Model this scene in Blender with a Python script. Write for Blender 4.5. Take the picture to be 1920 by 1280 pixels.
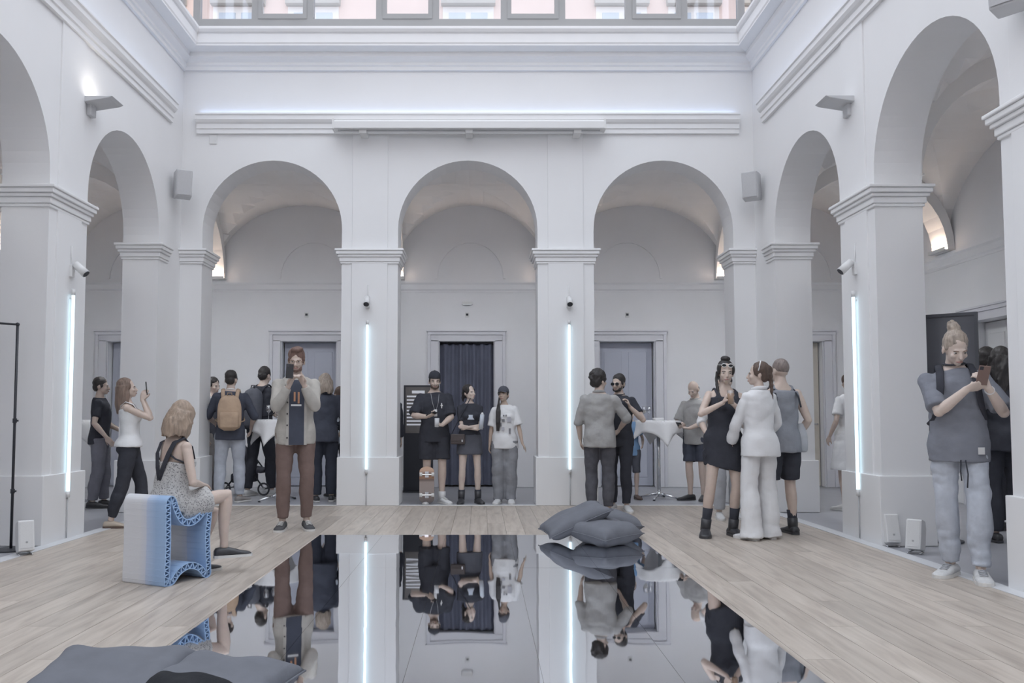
import bpy, bmesh, math, random
import numpy as np
from mathutils import Vector, Matrix, Euler

# ------------------------------------------------------------------ camera, sky, exposure
for _o in list(bpy.data.objects):
    bpy.data.objects.remove(_o, do_unlink=True)
SC = bpy.context.scene
COL = SC.collection
FPX, PITCH, VPX, VPY, CAMH = 1573.0, 0.055, 902.0, 778.0, 1.2
CYPX = VPY - FPX * math.tan(PITCH)
cam_data = bpy.data.cameras.new('camera')
cam = bpy.data.objects.new('camera', cam_data)
COL.objects.link(cam)
cam.location = (0, 0, CAMH)
cam.rotation_euler = (math.pi / 2 + PITCH, 0, 0)
cam_data.sensor_fit = 'HORIZONTAL'
cam_data.sensor_width = 36.0
cam_data.lens = 36.0 * FPX / 1920.0
cam_data.shift_x = (960 - VPX) / 1920.0
cam_data.shift_y = (CYPX - 640) / 1920.0
cam_data.clip_start = 0.02
cam_data.clip_end = 200
SC.camera = cam

world = bpy.data.worlds.new('sky')
SC.world = world
world.use_nodes = True
wn = world.node_tree.nodes
wn['Background'].inputs[0].default_value = (0.895, 0.95, 1.035, 1)
wn['Background'].inputs[1].default_value = 1.60

SC.view_settings.view_transform = 'Standard'
SC.view_settings.look = 'None'
SC.view_settings.gamma = 1
SC.view_settings.use_curve_mapping = False
SC.view_settings.exposure = 0.48

# ------------------------------------------------------------------ pixel helpers (only used to read sizes off the photograph)
_c, _s = math.cos(PITCH), math.sin(PITCH)
def ray(px, py):
    a = (px - VPX) / FPX; b = (CYPX - py) / FPX
    return (a, _c - b * _s, _s + b * _c)
def onY(px, py, Y):
    r = ray(px, py); t = Y / r[1]
    return Vector((r[0] * t, Y, CAMH + r[2] * t))
def onZ(px, py, Z=0.0):
    r = ray(px, py); t = (Z - CAMH) / r[2]
    return Vector((r[0] * t, r[1] * t, Z))

# ------------------------------------------------------------------ materials
MATS = {}
def mat(name, col, rough=0.6, var=0.06, vscale=6.0, bump=0.0, bscale=60.0, metal=0.0, emit=None, estr=0.0, spec=0.5, stretch=None):
    if name in MATS: return MATS[name]
    m = bpy.data.materials.new(name); m.use_nodes = True
    nt = m.node_tree; b = nt.nodes['Principled BSDF']
    b.inputs['Roughness'].default_value = rough
    b.inputs['Metallic'].default_value = metal
    b.inputs['Specular IOR Level'].default_value = spec
    tc = nt.nodes.new('ShaderNodeTexCoord')
    src = tc.outputs['Object']
    if stretch:
        mp = nt.nodes.new('ShaderNodeMapping'); mp.inputs['Scale'].default_value = stretch
        nt.links.new(src, mp.inputs[0]); src = mp.outputs[0]
    if var > 0:
        n = nt.nodes.new('ShaderNodeTexNoise'); n.inputs['Scale'].default_value = vscale; n.inputs['Detail'].default_value = 4
        nt.links.new(src, n.inputs['Vector'])
        r = nt.nodes.new('ShaderNodeValToRGB')
        r.color_ramp.elements[0].position = 0.3; r.color_ramp.elements[1].position = 0.7
        r.color_ramp.elements[0].color = tuple(max(0, c * (1 - var)) for c in col) + (1,)
        r.color_ramp.elements[1].color = tuple(min(1, c * (1 + var)) for c in col) + (1,)
        nt.links.new(n.outputs['Fac'], r.inputs[0]); nt.links.new(r.outputs[0], b.inputs['Base Color'])
    else:
        b.inputs['Base Color'].default_value = tuple(col) + (1,)
    if bump > 0:
        n2 = nt.nodes.new('ShaderNodeTexNoise'); n2.inputs['Scale'].default_value = bscale; n2.inputs['Detail'].default_value = 3
        nt.links.new(src, n2.inputs['Vector'])
        bp = nt.nodes.new('ShaderNodeBump'); bp.inputs['Strength'].default_value = bump; bp.inputs['Distance'].default_value = 0.01
        nt.links.new(n2.outputs['Fac'], bp.inputs['Height']); nt.links.new(bp.outputs[0], b.inputs['Normal'])
    if emit:
        b.inputs['Emission Color'].default_value = tuple(emit) + (1,); b.inputs['Emission Strength'].default_value = estr
    MATS[name] = m
    return m

def glass_mat(name, tint=(0.95, 0.97, 1.0), refl=0.08):
    if name in MATS: return MATS[name]
    m = bpy.data.materials.new(name); m.use_nodes = True
    nt = m.node_tree; nt.nodes.remove(nt.nodes['Principled BSDF'])
    out = nt.nodes['Material Output']
    t = nt.nodes.new('ShaderNodeBsdfTransparent'); t.inputs[0].default_value = tint + (1,)
    g = nt.nodes.new('ShaderNodeBsdfGlossy'); g.inputs['Roughness'].default_value = 0.03
    mx = nt.nodes.new('ShaderNodeMixShader'); mx.inputs[0].default_value = refl
    nt.links.new(t.outputs[0], mx.inputs[1]); nt.links.new(g.outputs[0], mx.inputs[2]); nt.links.new(mx.outputs[0], out.inputs[0])
    MATS[name] = m
    return m

WALL = mat('white_wall_paint', (0.80, 0.80, 0.805), 0.75, 0.012, 1.5, 0.06, 25)
VAULT = mat('vault_plaster', (0.84, 0.83, 0.825), 0.85, 0.03, 1.2, 0.08, 20)
CORR = mat('corridor_wall_paint', (0.80, 0.80, 0.82), 0.8, 0.02, 1.5, 0.05, 25)
TRIMM = mat('trim_paint', (0.82, 0.82, 0.825), 0.6, 0.01, 2.0)
DOORTRIM = mat('door_surround_paint', (0.70, 0.70, 0.74), 0.6, 0.01, 2.0)
DFLOOR = mat('grey_resin_floor', (0.39, 0.395, 0.425), 0.35, 0.06, 3.0, 0.03, 8)
STRIPM = mat('pale_threshold_strip', (0.66, 0.67, 0.69), 0.5, 0.03, 3.0)
FRAMEM = mat('grey_window_metal', (0.33, 0.33, 0.33), 0.5, 0.02, 3.0)
PANE = glass_mat('window_glass')
PINK = mat('pink_facade_plaster', (0.74, 0.60, 0.54), 0.9, 0.05, 0.8, 0.1, 12)
STONE = mat('facade_white_stone', (0.82, 0.80, 0.77), 0.9, 0.04, 1.5)
HOODM = mat('facade_grey_hood', (0.45, 0.43, 0.40), 0.9, 0.06, 2)
BLUEPANE = mat('far_window_glass', (0.52, 0.58, 0.65), 0.15, 0.1, 1.0)
WHITEP = mat('white_plastic', (0.72, 0.72, 0.72), 0.5, 0.0)
GREYP = mat('grey_plastic', (0.45, 0.455, 0.47), 0.55, 0.02)
SPKM = mat('pale_grey_plastic', (0.58, 0.585, 0.60), 0.6, 0.02)
BLACKM = mat('black_metal', (0.03, 0.032, 0.04), 0.45, 0.05)
CHROME = mat('chrome', (0.75, 0.76, 0.78), 0.18, 0.0, metal=1.0)
NEON = mat('neon_tube_glow', (0.8, 0.95, 1.0), 0.4, 0, emit=(0.62, 0.88, 1.0), estr=1.25)
COVE = mat('cove_led_glow', (0.8, 0.9, 1.0), 0.4, 0, emit=(0.45, 0.62, 1.0), estr=2.3)
FILLM = mat('corridor_fill_glow', (1.0, 0.95, 0.9), 0.4, 0, emit=(0.92, 0.96, 1.0), estr=265.0)  # glow of the added fill lamps hidden behind the piers
WARM = mat('warm_lamp_glow', (1.0, 0.85, 0.7), 0.4, 0, emit=(1.0, 0.78, 0.62), estr=58.0)

# ------------------------------------------------------------------ mesh builder
class MB:
    def __init__(self): self.v = []; self.f = []
    def add(self, vs, fs):
        o = len(self.v); self.v.extend([tuple(x) for x in vs]); self.f.extend([tuple(i + o for i in f) for f in fs])
        return self
    def box(self, c, size, R=None):
        hx, hy, hz = size[0] / 2, size[1] / 2, size[2] / 2
        vs = [Vector((x * hx, y * hy, z * hz)) for x in (-1, 1) for y in (-1, 1) for z in (-1, 1)]
        if R is not None: vs = [R @ v for v in vs]
        c = Vector(c)
        return self.add([c + v for v in vs], [(0, 1, 3, 2), (4, 6, 7, 5), (0, 4, 5, 1), (2, 3, 7, 6), (0, 2, 6, 4), (1, 5, 7, 3)])
    def bx(self, x0, x1, y0, y1, z0, z1):
        return self.box(((x0 + x1) / 2, (y0 + y1) / 2, (z0 + z1) / 2), (abs(x1 - x0), abs(y1 - y0), abs(z1 - z0)))
    def loft(self, rings, cap=True, close=False):
        n = len(rings[0]); vs = [p for r in rings for p in r]; fs = []
        m = len(rings)
        for i in range(m if close else m - 1):
            a = i * n; b = ((i + 1) % m) * n
            for j in range(n): fs.append((a + j, a + (j + 1) % n, b + (j + 1) % n, b + j))
        if cap and not close:
            fs.append(tuple(range(n - 1, -1, -1))); fs.append(tuple((m - 1) * n + j for j in range(n)))
        return self.add(vs, fs)
    def tube(self, pts, rad, n=10, up=None, cap=True, close=False):
        pts = [Vector(p) for p in pts]; m = len(pts)
        if not isinstance(rad, (list, tuple)): rad = [rad] * m
        rings = []; prev = None
        for i, p in enumerate(pts):
            if close: d = pts[(i + 1) % m] - pts[i - 1]
            else: d = pts[min(i + 1, m - 1)] - pts[max(i - 1, 0)]
            if d.length < 1e-9: d = Vector((0, 0, 1))
            d.normalize()
            if prev is None:
                ref = Vector(up) if up is not None else (Vector((0, 1, 0)) if abs(d.y) < 0.9 else Vector((1, 0, 0)))
            else: ref = prev
            a = ref - d * ref.dot(d)
            if a.length < 1e-6: a = d.orthogonal()
            a.normalize(); prev = a; b = d.cross(a)
            ra, rb = rad[i] if isinstance(rad[i], (list, tuple)) else (rad[i], rad[i])
            rings.append([p + a * (ra * math.cos(2 * math.pi * k / n)) + b * (rb * math.sin(2 * math.pi * k / n)) for k in range(n)])
        return self.loft(rings, cap, close)
    def cyl(self, p0, p1, r0, r1=None, n=16):
        return self.tube([p0, p1], [r0, r0 if r1 is None else r1], n)
    def ell(self, c, r, R=None, nu=16, nv=10):
        c = Vector(c); rings = []
        for i in range(1, nv):
            t = math.pi * i / nv
            ring = []
            for k in range(nu):
                a = 2 * math.pi * k / nu
                v = Vector((r[0] * math.sin(t) * math.cos(a), r[1] * math.sin(t) * math.sin(a), -r[2] * math.cos(t)))
                ring.append(c + (R @ v if R is not None else v))
            rings.append(ring)
        vs = [p for q in rings for p in q]; fs = []
        for i in range(nv - 2):
            for k in range(nu): fs.append((i * nu + k, i * nu + (k + 1) % nu, (i + 1) * nu + (k + 1) % nu, (i + 1) * nu + k))
        b, t = Vector((0, 0, -r[2])), Vector((0, 0, r[2]))
        vs += [c + (R @ b if R is not None else b), c + (R @ t if R is not None else t)]
        ib, it = len(vs) - 2, len(vs) - 1
        for k in range(nu):
            fs.append((ib, (k + 1) % nu, k)); o = (nv - 2) * nu; fs.append((it, o + k, o + (k + 1) % nu))
        return self.add(vs, fs)
    def lathe(self, prof, c=(0, 0, 0), n=24):
        c = Vector(c)
        rings = [[c + Vector((max(r, 1e-4) * math.cos(2 * math.pi * k / n), max(r, 1e-4) * math.sin(2 * math.pi * k / n), z)) for k in range(n)] for r, z in prof]
        return self.loft(rings)
    def prism(self, poly, z0, z1, fn=None):
        n = len(poly)
        fn = fn or (lambda a, b, w: (a, b, w))
        vs = [fn(a, b, z0) for a, b in poly] + [fn(a, b, z1) for a, b in poly]
        fs = [tuple(range(n - 1, -1, -1)), tuple(range(n, 2 * n))] + [(i, (i + 1) % n, n + (i + 1) % n, n + i) for i in range(n)]
        return self.add(vs, fs)
    def mesh(self, name, smooth=False, fixn=True):
        me = bpy.data.meshes.new(name); me.from_pydata(self.v, [], self.f)
        if fixn:
            bm = bmesh.new(); bm.from_mesh(me); bmesh.ops.recalc_face_normals(bm, faces=bm.faces); bm.to_mesh(me); bm.free()
        if smooth: me.polygons.foreach_set('use_smooth', [True] * len(me.polygons))
        me.update()
        return me
    def build(self, name, m, parent=None, smooth=False, bevel=0.0, fixn=True):
        me = self.mesh(name, smooth, fixn)
        return link(name, me, m, parent, bevel)
def link(name, me, m, parent=None, bevel=0.0):
    if m is not None and len(me.materials) == 0: me.materials.append(m)
    o = bpy.data.objects.new(name, me); COL.objects.link(o)
    if parent is not None: o.parent = parent
    if bevel > 0:
        b = o.modifiers.new('bevel', 'BEVEL'); b.width = bevel; b.segments = 2; b.limit_method = 'ANGLE'
    return o
def tag(o, label=None, cat=None, group=None, kind=None):
    if label: o['label'] = label
    if cat: o['category'] = cat
    if group: o['group'] = group
    if kind: o['kind'] = kind
    return o
def empty(name, loc=(0, 0, 0), rz=0.0):
    o = bpy.data.objects.new(name, None); o.empty_display_size = 0.1
    COL.objects.link(o); o.location = loc; o.rotation_euler = (0, 0, rz)
    return o
def copy_tree(o, parent=None):
    c = o.copy(); COL.objects.link(c); c.parent = parent
    for ch in list(o.children): copy_tree(ch, c)
    return c

# ------------------------------------------------------------------ the courtyard shell
Y0, XL, XR, T = 11.25, -4.07, 3.71, 0.45          # back arcade plane, side arcade planes, wall thickness
YF = -11.02                                       # far arcade behind the camera
CD = 2.4                                          # corridor depth
Y1, XL1, XR1, YF1 = Y0 + T + CD, XL - T - CD, XR + T + CD, YF - T - CD
XC = -0.18
BACKC = [XC - 2.65, XC, XC + 2.65]
SIDEC = [9.53 - 2.68 * i for i in range(8)]
HWB, HWS = 0.945, 0.96
ZIB, ZIS, ZCB, ZCS = 3.44, 3.36, 4.66, 4.43
WTOP = 6.50

def T_back(u, w, z): return (u, Y0 + w, z)
def T_rear(u, w, z): return (u, YF - w, z)
def T_right(u, w, z): return (XR + w, u, z)
def T_left(u, w, z): return (XL - w, u, z)

def arcade(name, Tf, u0, u1, centers, hw, zi, zc, label):
    zs = zc - hw
    cs = sorted(centers); mb = MB(); n = 28
    def q(a, b, c, d): mb.add([a, b, c, d], [(0, 1, 2, 3)])
    edges = [u0] + [e for c in cs for e in (c - hw, c + hw)] + [u1]
    piers = [(edges[i], edges[i + 1]) for i in range(0, len(edges), 2)]
    for a, b in piers:
        for w in (0, T): q(Tf(a, w, 0), Tf(b, w, 0), Tf(b, w, zs), Tf(a, w, zs)); q(Tf(a, w, zs), Tf(b, w, zs), Tf(b, w, WTOP), Tf(a, w, WTOP))
        for e in (a, b): q(Tf(e, 0, 0), Tf(e, T, 0), Tf(e, T, zs), Tf(e, 0, zs))
        q(Tf(a, 0, WTOP), Tf(b, 0, WTOP), Tf(b, T, WTOP), Tf(a, T, WTOP))
        q(Tf(a, 0, 0), Tf(b, 0, 0), Tf(b, T, 0), Tf(a, T, 0))
    for e in (u0, u1): q(Tf(e, 0, zs), Tf(e, T, zs), Tf(e, T, WTOP), Tf(e, 0, WTOP))
    for c in cs:
        pts = [(c - hw * math.cos(math.pi * i / n), zs + hw * math.sin(math.pi * i / n)) for i in range(n + 1)]
        for (a, za), (b, zb) in zip(pts[:-1], pts[1:]):
            for w in (0, T): q(Tf(a, w, za), Tf(b, w, zb), Tf(b, w, WTOP), Tf(a, w, WTOP))
            q(Tf(a, 0, za), Tf(b, 0, zb), Tf(b, T, zb), Tf(a, T, za))
            q(Tf(a, 0, WTOP), Tf(b, 0, WTOP), Tf(b, T, WTOP), Tf(a, T, WTOP))
    bm = bmesh.new(); me = bpy.data.meshes.new(name); me.from_pydata(mb.v, [], mb.f); bm.from_mesh(me)
    bmesh.ops.remove_doubles(bm, verts=bm.verts, dist=1e-4); bmesh.ops.recalc_face_normals(bm, faces=bm.faces); bm.to_mesh(me); bm.free()
    o = link(name, me, WALL); tag(o, label, 'wall', kind='structure')
    # imposts, plinths, pilaster strips: parts of the wall
    for i, (a, b) in enumerate(piers):
        first, last = i == 0, i == len(piers) - 1
        m2 = MB()
        for z0, z1, p in ((zi - 0.20, zi - 0.17, 0.018), (zi - 0.17, zi - 0.11, 0.03), (zi - 0.11, zi - 0.075, 0.05), (zi - 0.075, zi - 0.03, 0.07), (zi - 0.03, zi, 0.085)):
            aa = a - (0 if first else p); bb = b + (0 if last else p)
            if first: aa = b - 0.30
            if last: bb = a + 0.30
            P = [Tf(aa, -p, z0), Tf(bb, T + p, z1)]
            m2.bx(P[0][0], P[1][0], P[0][1], P[1][1], z0, z1)
        m2.build('impost', TRIMM, o, bevel=0.008)
        m3 = MB(); p = 0.035
        aa = a - (0 if first else p); bb = b + (0 if last else p)
        if first: aa += 0.005
        if last: bb -= 0.005
        P = [Tf(aa, -p, 0), Tf(bb, T + p, 0)]
        m3.bx(P[0][0], P[1][0], P[0][1], P[1][1], 0, 0.64)
        m3.build('plinth', WALL, o, bevel=0.006)
        if not first and not last:
            m4 = MB(); cc = (a + b) / 2; hwp = (b - a) / 2 - 0.14
            for z0, z1, pp in ((0.6, zi - 0.19, 0.016), (zi - 0.02, 5.04, 0.016)):
                P = [Tf(cc - hwp, -pp, z0), Tf(cc + hwp, 0.01, z1)]
                m4.bx(P[0][0], P[1][0], P[0][1], P[1][1], z0, z1)
            m4.build('pilaster_strip', WALL, o, bevel=0.004)
    return o
wall_back = arcade('wall_back', T_back, XL, XR, BACKC, HWB, ZIB, ZCB, 'white back arcade wall with three round arches on square piers')
wall_left = arcade('wall_left', T_left, YF, Y0, SIDEC, HWS, ZIS, ZCS, 'white arcade wall along the left side of the courtyard')
wall_right = arcade('wall_right', T_right, YF, Y0, SIDEC, HWS, ZIS, ZCS, 'white arcade wall along the right side of the courtyard')
wall_rear = arcade('wall_rear', T_rear, XL, XR, BACKC, HWB, ZIB, ZCB, 'white arcade wall behind the viewpoint')

def sweep(name, prof, Tf, u0, u1, parent, m, mitre=True):
    # prof: list of (projection, z), closed against the wall face
    mb = MB(); pts = [(-0.002, prof[0][1])] + list(prof) + [(-0.002, prof[-1][1])]
    rings = []
    for e, sgn in ((u0, 1), (u1, -1)):
        rings.append([Vector(Tf(e + (sgn * p if mitre else 0), -p, z)) for p, z in pts])
    mb.loft(rings); return mb.build(name, m, parent)
LEDGE = [(0.02, 5.02), (0.035, 5.025), (0.035, 5.08), (0.05, 5.09), (0.05, 5.15), (0.075, 5.17), (0.095, 5.20), (0.095, 5.255), (0.11, 5.265), (0.11, 5.285)]
CORN = [(0.02, 5.90), (0.035, 5.905), (0.035, 5.95), (0.055, 5.965), (0.055, 6.00), (0.09, 6.03), (0.12, 6.06), (0.12, 6.12), (0.25, 6.15), (0.25, 6.17), (0.26, 6.19), (0.26, 6.31), (0.28, 6.325), (0.30, 6.36), (0.30, 6.395)]
for wl, Tf, a, b, ea, eb in ((wall_back, T_back, XL, XR, 0.20, 0.20), (wall_left, T_left, YF, Y0, 0.4, 0.45), (wall_right, T_right, YF, Y0, 0.4, 0.45), (wall_rear, T_rear, XL, XR, 0.2, 0.2)):
    sweep('ledge_moulding', LEDGE, Tf, a + ea, b - eb, wl, TRIMM, mitre=False)
    sweep('cornice', CORN, Tf, a, b, wl, TRIMM, mitre=True)
    P, Q = Tf(a + ea + 0.05, -0.005, 5.287), Tf(b - eb - 0.05, -0.045, 5.297)
    MB().bx(P[0], Q[0], P[1], Q[1], P[2], Q[2]).build('cove_light_strip', COVE, wl)

# ---- floors
def floor_ring():
    mb = MB(); z0, z1 = -0.12, -0.004
    mb.bx(XL1 - 0.5, XR1 + 0.5, Y0 - 0.01, Y1 + 0.5, z0, z1); mb.bx(XL1 - 0.2, XR1 + 0.2, YF1 - 0.2, YF + 0.01, z0, z1)
    mb.bx(XL1 - 0.5, XL + 0.01, YF + 0.01, Y0 - 0.01, z0, z1); mb.bx(XR - 0.01, XR1 + 0.5, YF + 0.01, Y0 - 0.01, z0, z1)
    return tag(mb.build('floor_corridor', DFLOOR), 'dark grey resin floor of the vaulted corridors', 'floor', kind='structure')
floor_ring()
def wood_mat():
    m = bpy.data.materials.new('oak_plank'); m.use_nodes = True; nt = m.node_tree; b = nt.nodes['Principled BSDF']
    b.inputs['Roughness'].default_value = 0.42
    oi = nt.nodes.new('ShaderNodeObjectInfo')
    tc = nt.nodes.new('ShaderNodeTexCoord')
    off = nt.nodes.new('ShaderNodeVectorMath'); off.operation = 'MULTIPLY_ADD'
    off.inputs[1].default_value = (1, 1, 1)
    comb = nt.nodes.new('ShaderNodeCombineXYZ'); mul = nt.nodes.new('ShaderNodeMath'); mul.operation = 'MULTIPLY'; mul.inputs[1].default_value = 37.0
    nt.links.new(oi.outputs['Random'], mul.inputs[0]); nt.links.new(mul.outputs[0], comb.inputs[0]); nt.links.new(mul.outputs[0], comb.inputs[1])
    nt.links.new(tc.outputs['Object'], off.inputs[0]); nt.links.new(comb.outputs[0], off.inputs[2])
    mp = nt.nodes.new('ShaderNodeMapping'); mp.inputs['Scale'].default_value = (9, 0.9, 1)
    nt.links.new(off.outputs[0], mp.inputs[0])
    n = nt.nodes.new('ShaderNodeTexNoise'); n.inputs['Scale'].default_value = 2.2; n.inputs['Detail'].default_value = 6; n.inputs['Distortion'].default_value = 0.6
    nt.links.new(mp.outputs[0], n.inputs['Vector'])
    r = nt.nodes.new('ShaderNodeValToRGB'); cr = r.color_ramp
    cr.elements[0].position = 0.28; cr.elements[0].color = (0.36, 0.28, 0.215, 1)
    cr.elements[1].position = 0.72; cr.elements[1].color = (0.56, 0.465, 0.375, 1)
    e = cr.elements.new(0.5); e.color = (0.48, 0.39, 0.305, 1)
    nt.links.new(n.outputs['Fac'], r.inputs[0])
    hs = nt.nodes.new('ShaderNodeHueSaturation')
    mr = nt.nodes.new('ShaderNodeMapRange'); mr.inputs['To Min'].default_value = 0.90; mr.inputs['To Max'].default_value = 1.10
    nt.links.new(oi.outputs['Random'], mr.inputs[0]); nt.links.new(mr.outputs[0], hs.inputs['Value']); nt.links.new(r.outputs[0], hs.inputs['Color'])
    hs.inputs['Saturation'].default_value = 0.66
    nt.links.new(hs.outputs[0], b.inputs['Base Color'])
    mr2 = nt.nodes.new('ShaderNodeMapRange'); mr2.inputs['To Min'].default_value = 0.32; mr2.inputs['To Max'].default_value = 0.55
    nt.links.new(n.outputs['Fac'], mr2.inputs[0]); nt.links.new(mr2.outputs[0], b.inputs['Roughness'])
    return m
WOOD = wood_mat(); MATS['oak_plank'] = WOOD
floor = tag(MB().bx(XL + 0.01, XR - 0.01, YF + 0.01, Y0 - 0.01, -0.12, -0.012).build('floor', mat('subfloor', (0.16, 0.13, 0.10), 0.8)), 'pale oak plank floor of the courtyard', 'floor', kind='structure')
MX0, MX1 = -1.615, 1.545
MIRROWS = [8.48, 6.66, 4.80, 2.94, 1.08]
PW, PL, PY0 = 0.190, 2.6, 0.3
plank_me = {}
rng = random.Random(5)
def plank(cx, y0, y1, w):
    L = round(y1 - y0, 2); key = (L, round(w, 3))
    if key not in plank_me:
        mb = MB(); g = 0.0012
        mb.bx(-w / 2 + g, w / 2 - g, -L / 2 + g, L / 2 - g, -0.012, 0.0)
        plank_me[key] = mb.mesh('plank'); plank_me[key].materials.append(WOOD)
    o = bpy.data.objects.new('plank', plank_me[key]); COL.objects.link(o); o.parent = floor
    o.location = (cx, (y0 + y1) / 2, 0)
x = XL + 0.15; col = 0
while x < XR - 0.15 - 0.02:
    w = min(PW, XR - 0.15 - x); cx = x + w / 2
    y = PY0 + (0.0, 1.3, 0.65, 1.95)[col % 4] - 2.6
    while y < Y0 - 0.02:
        a, b = max(y, PY0), min(y + PL, Y0 - 0.02)
        if b - a > 0.05:
            if MX0 + 0.02 < cx - w / 2 and cx + w / 2 < MX1 - 0.02:
                # no planks under the mirror sheets
                for lo, hi in ((a, min(b, MIRROWS[-1] + 0.03)), (max(a, MIRROWS[0] - 0.03), b)):
                    if hi - lo > 0.05: plank(cx, lo, hi, w)
            else: plank(cx, a, b, w)
        y += PL
    x += w; col += 1
MB().bx(XL + 0.15, XR - 0.15, YF + 0.1, PY0, -0.012, 0.0).build('plank_field', WOOD, floor)
# pale threshold strips round the courtyard
for i, (x0, x1, y0, y1) in enumerate(((XL + 0.02, XR - 0.02, Y0 - 0.02, Y0 + 0.05), (XL + 0.02, XL + 0.15, YF + 0.1, Y0 - 0.02), (XR - 0.15, XR - 0.02, YF + 0.1, Y0 - 0.02))):
    tag(MB().bx(x0, x1, y0, y1, -0.012, 0.004).build('trim_%d' % (i + 1), STRIPM if i else mat('white_threshold', (0.8, 0.8, 0.8), 0.5)), ('white metal threshold strip along the back arcade', 'pale grey floor strip along the left arcade', 'pale grey floor strip along the right arcade')[i], 'threshold', kind='structure')

# ---- corridor outer walls and vaults
def shell_wall(name, x0, x1, y0, y1, label, holes=None, axis='x'):
    # wall box with rectangular door holes (u0,u1,height)
    mb = MB(); H = 5.3
    holes = sorted(holes or [])
    lo, hi = (x0, x1) if axis == 'x' else (y0, y1)
    cur = lo
    for a, b, h in holes + [(hi, hi, 0)]:
        for (p, q, za, zb) in ((cur, a, 0, H), (a, b, h, H)):
            if q - p > 1e-4:
                if axis == 'x': mb.bx(p, q, y0, y1, za, zb)
                else: mb.bx(x0, x1, p, q, za, zb)
        cur = b
    return tag(mb.build(name, CORR), label, 'wall', kind='structure')
DW, DH = 0.95, 2.44
BD = [-5.83, -2.90, -0.243, 2.46, 5.30]
w_b = shell_wall('wall_corridor_back', XL1 - 0.3, XR1 + 0.3, Y1, Y1 + 0.35, 'pale corridor wall with doors behind the back arcade', [(c - DW / 2, c + DW / 2, DH) for c in BD])
RD = [10.72, 6.9]; LD = [9.4, 6.8]
w_l = shell_wall('wall_corridor_left', XL1 - 0.35, XL1, YF1, Y1, 'pale corridor wall behind the left arcade', [(c - 0.5, c + 0.5, DH) for c in LD], 'y')
w_r = shell_wall('wall_corridor_right', XR1, XR1 + 0.35, YF1, Y1, 'pale corridor wall behind the right arcade', [(c - 0.5, c + 0.5, DH) for c in RD], 'y')
w_f = shell_wall('wall_corridor_front', XL1 - 0.3, XR1 + 0.3, YF1 - 0.35, YF1, 'pale corridor wall behind the viewpoint')
for wl_, a in ((w_b, (XL1 - 0.3, XR1 + 0.3, Y1 + 0.35, Y1 + 0.45)), (w_l, (XL1 - 0.45, XL1 - 0.35, YF1, Y1)), (w_r, (XR1 + 0.35, XR1 + 0.45, YF1, Y1))):
    MB().bx(*a, 0, 5.3).build('outer_light_seal', CORR, wl_)  # added backing behind the doorways, seals out stray sky light
# wall mouldings at springing level, lunette outlines
MOULD = [(0.012, 3.27), (0.012, 3.30), (0.03, 3.32), (0.03, 3.40), (0.05, 3.43), (0.05, 3.47)]
sweep('wall_moulding', MOULD, lambda u, w, z: (u, Y1 + w, z), XL1, XR1, w_b, CORR)
sweep('wall_moulding', MOULD, lambda u, w, z: (XL1 - w, u, z), YF1, Y1, w_l, CORR)
sweep('wall_moulding', MOULD, lambda u, w, z: (XR1 + w, u, z), YF1, Y1, w_r, CORR)
def lunette(c, Tf, parent):
    for r, th in ((0.56, 0.025),):
        mb = MB(); n = 20
        rings = []
        for i in range(n + 1):
            a = math.pi * i / n
            rings.append([Vector(Tf(c + (r + dr) * math.cos(a), -w, 3.50 + (r + dr) * 1.1 * math.sin(a))) for dr, w in ((0, 0), (0, th), (0.03, th), (0.03, 0))])
        mb.loft(rings); mb.build('lunette_outline', CORR, parent)
for c in BACKC + [XL - T - CD / 2, XR + T + CD / 2]: lunette(c, lambda u, w, z: (u, Y1 + w, z), w_b)
for c in SIDEC: lunette(c, lambda u, w, z: (XR1 + w, u, z), w_r); lunette(c, lambda u, w, z: (XL1 - w, u, z), w_l)

ceil = empty('ceiling'); tag(ceil, 'plastered groin vaults over the corridors', 'ceiling', kind='structure')
ZSP, VH = 3.47, 1.29
def groin(x0, x1, y0, y1):
    n = 20; mb = MB(); cx, cy, a, b = (x0 + x1) / 2, (y0 + y1) / 2, (x1 - x0) / 2, (y1 - y0) / 2
    ts = [-math.cos(math.pi * i / n) for i in range(n + 1)]
    vs = []
    for i in range(n + 1):
        for j in range(n + 1):
            zx = math.sqrt(max(0, 1 - ts[i] ** 2)); zy = math.sqrt(max(0, 1 - ts[j] ** 2))
            vs.append((cx + a * ts[i], cy + b * ts[j], ZSP + VH * max(zx, zy)))
    k = len(vs); vs += [(v[0], v[1], 5.0) for v in vs]
    fs = [(i * (n + 1) + j, (i + 1) * (n + 1) + j, (i + 1) * (n + 1) + j + 1, i * (n + 1) + j + 1) for i in range(n) for j in range(n)]
    fs.append((k, k + n, k + (n + 1) * n + n, k + (n + 1) * n))
    mb.add(vs[:k] + vs[k:], fs)
    mb.build('vault_bay', VAULT, ceil, smooth=False, fixn=False)
bx_edges = [XL1, XL - T, XC - 1.325, XC + 1.325, XR + T, XR1]
for a, b in zip(bx_edges[:-1], bx_edges[1:]): groin(a, b, Y0 + T, Y1); groin(a, b, YF1, YF - T)
sy_edges = [Y0 + T] + [8.19 - 2.68 * i for i in range(7)] + [YF - T]
for b, a in zip(sy_edges[:-1], sy_edges[1:]): groin(XL1, XL - T, a, b); groin(XR + T, XR1, a, b)
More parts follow.
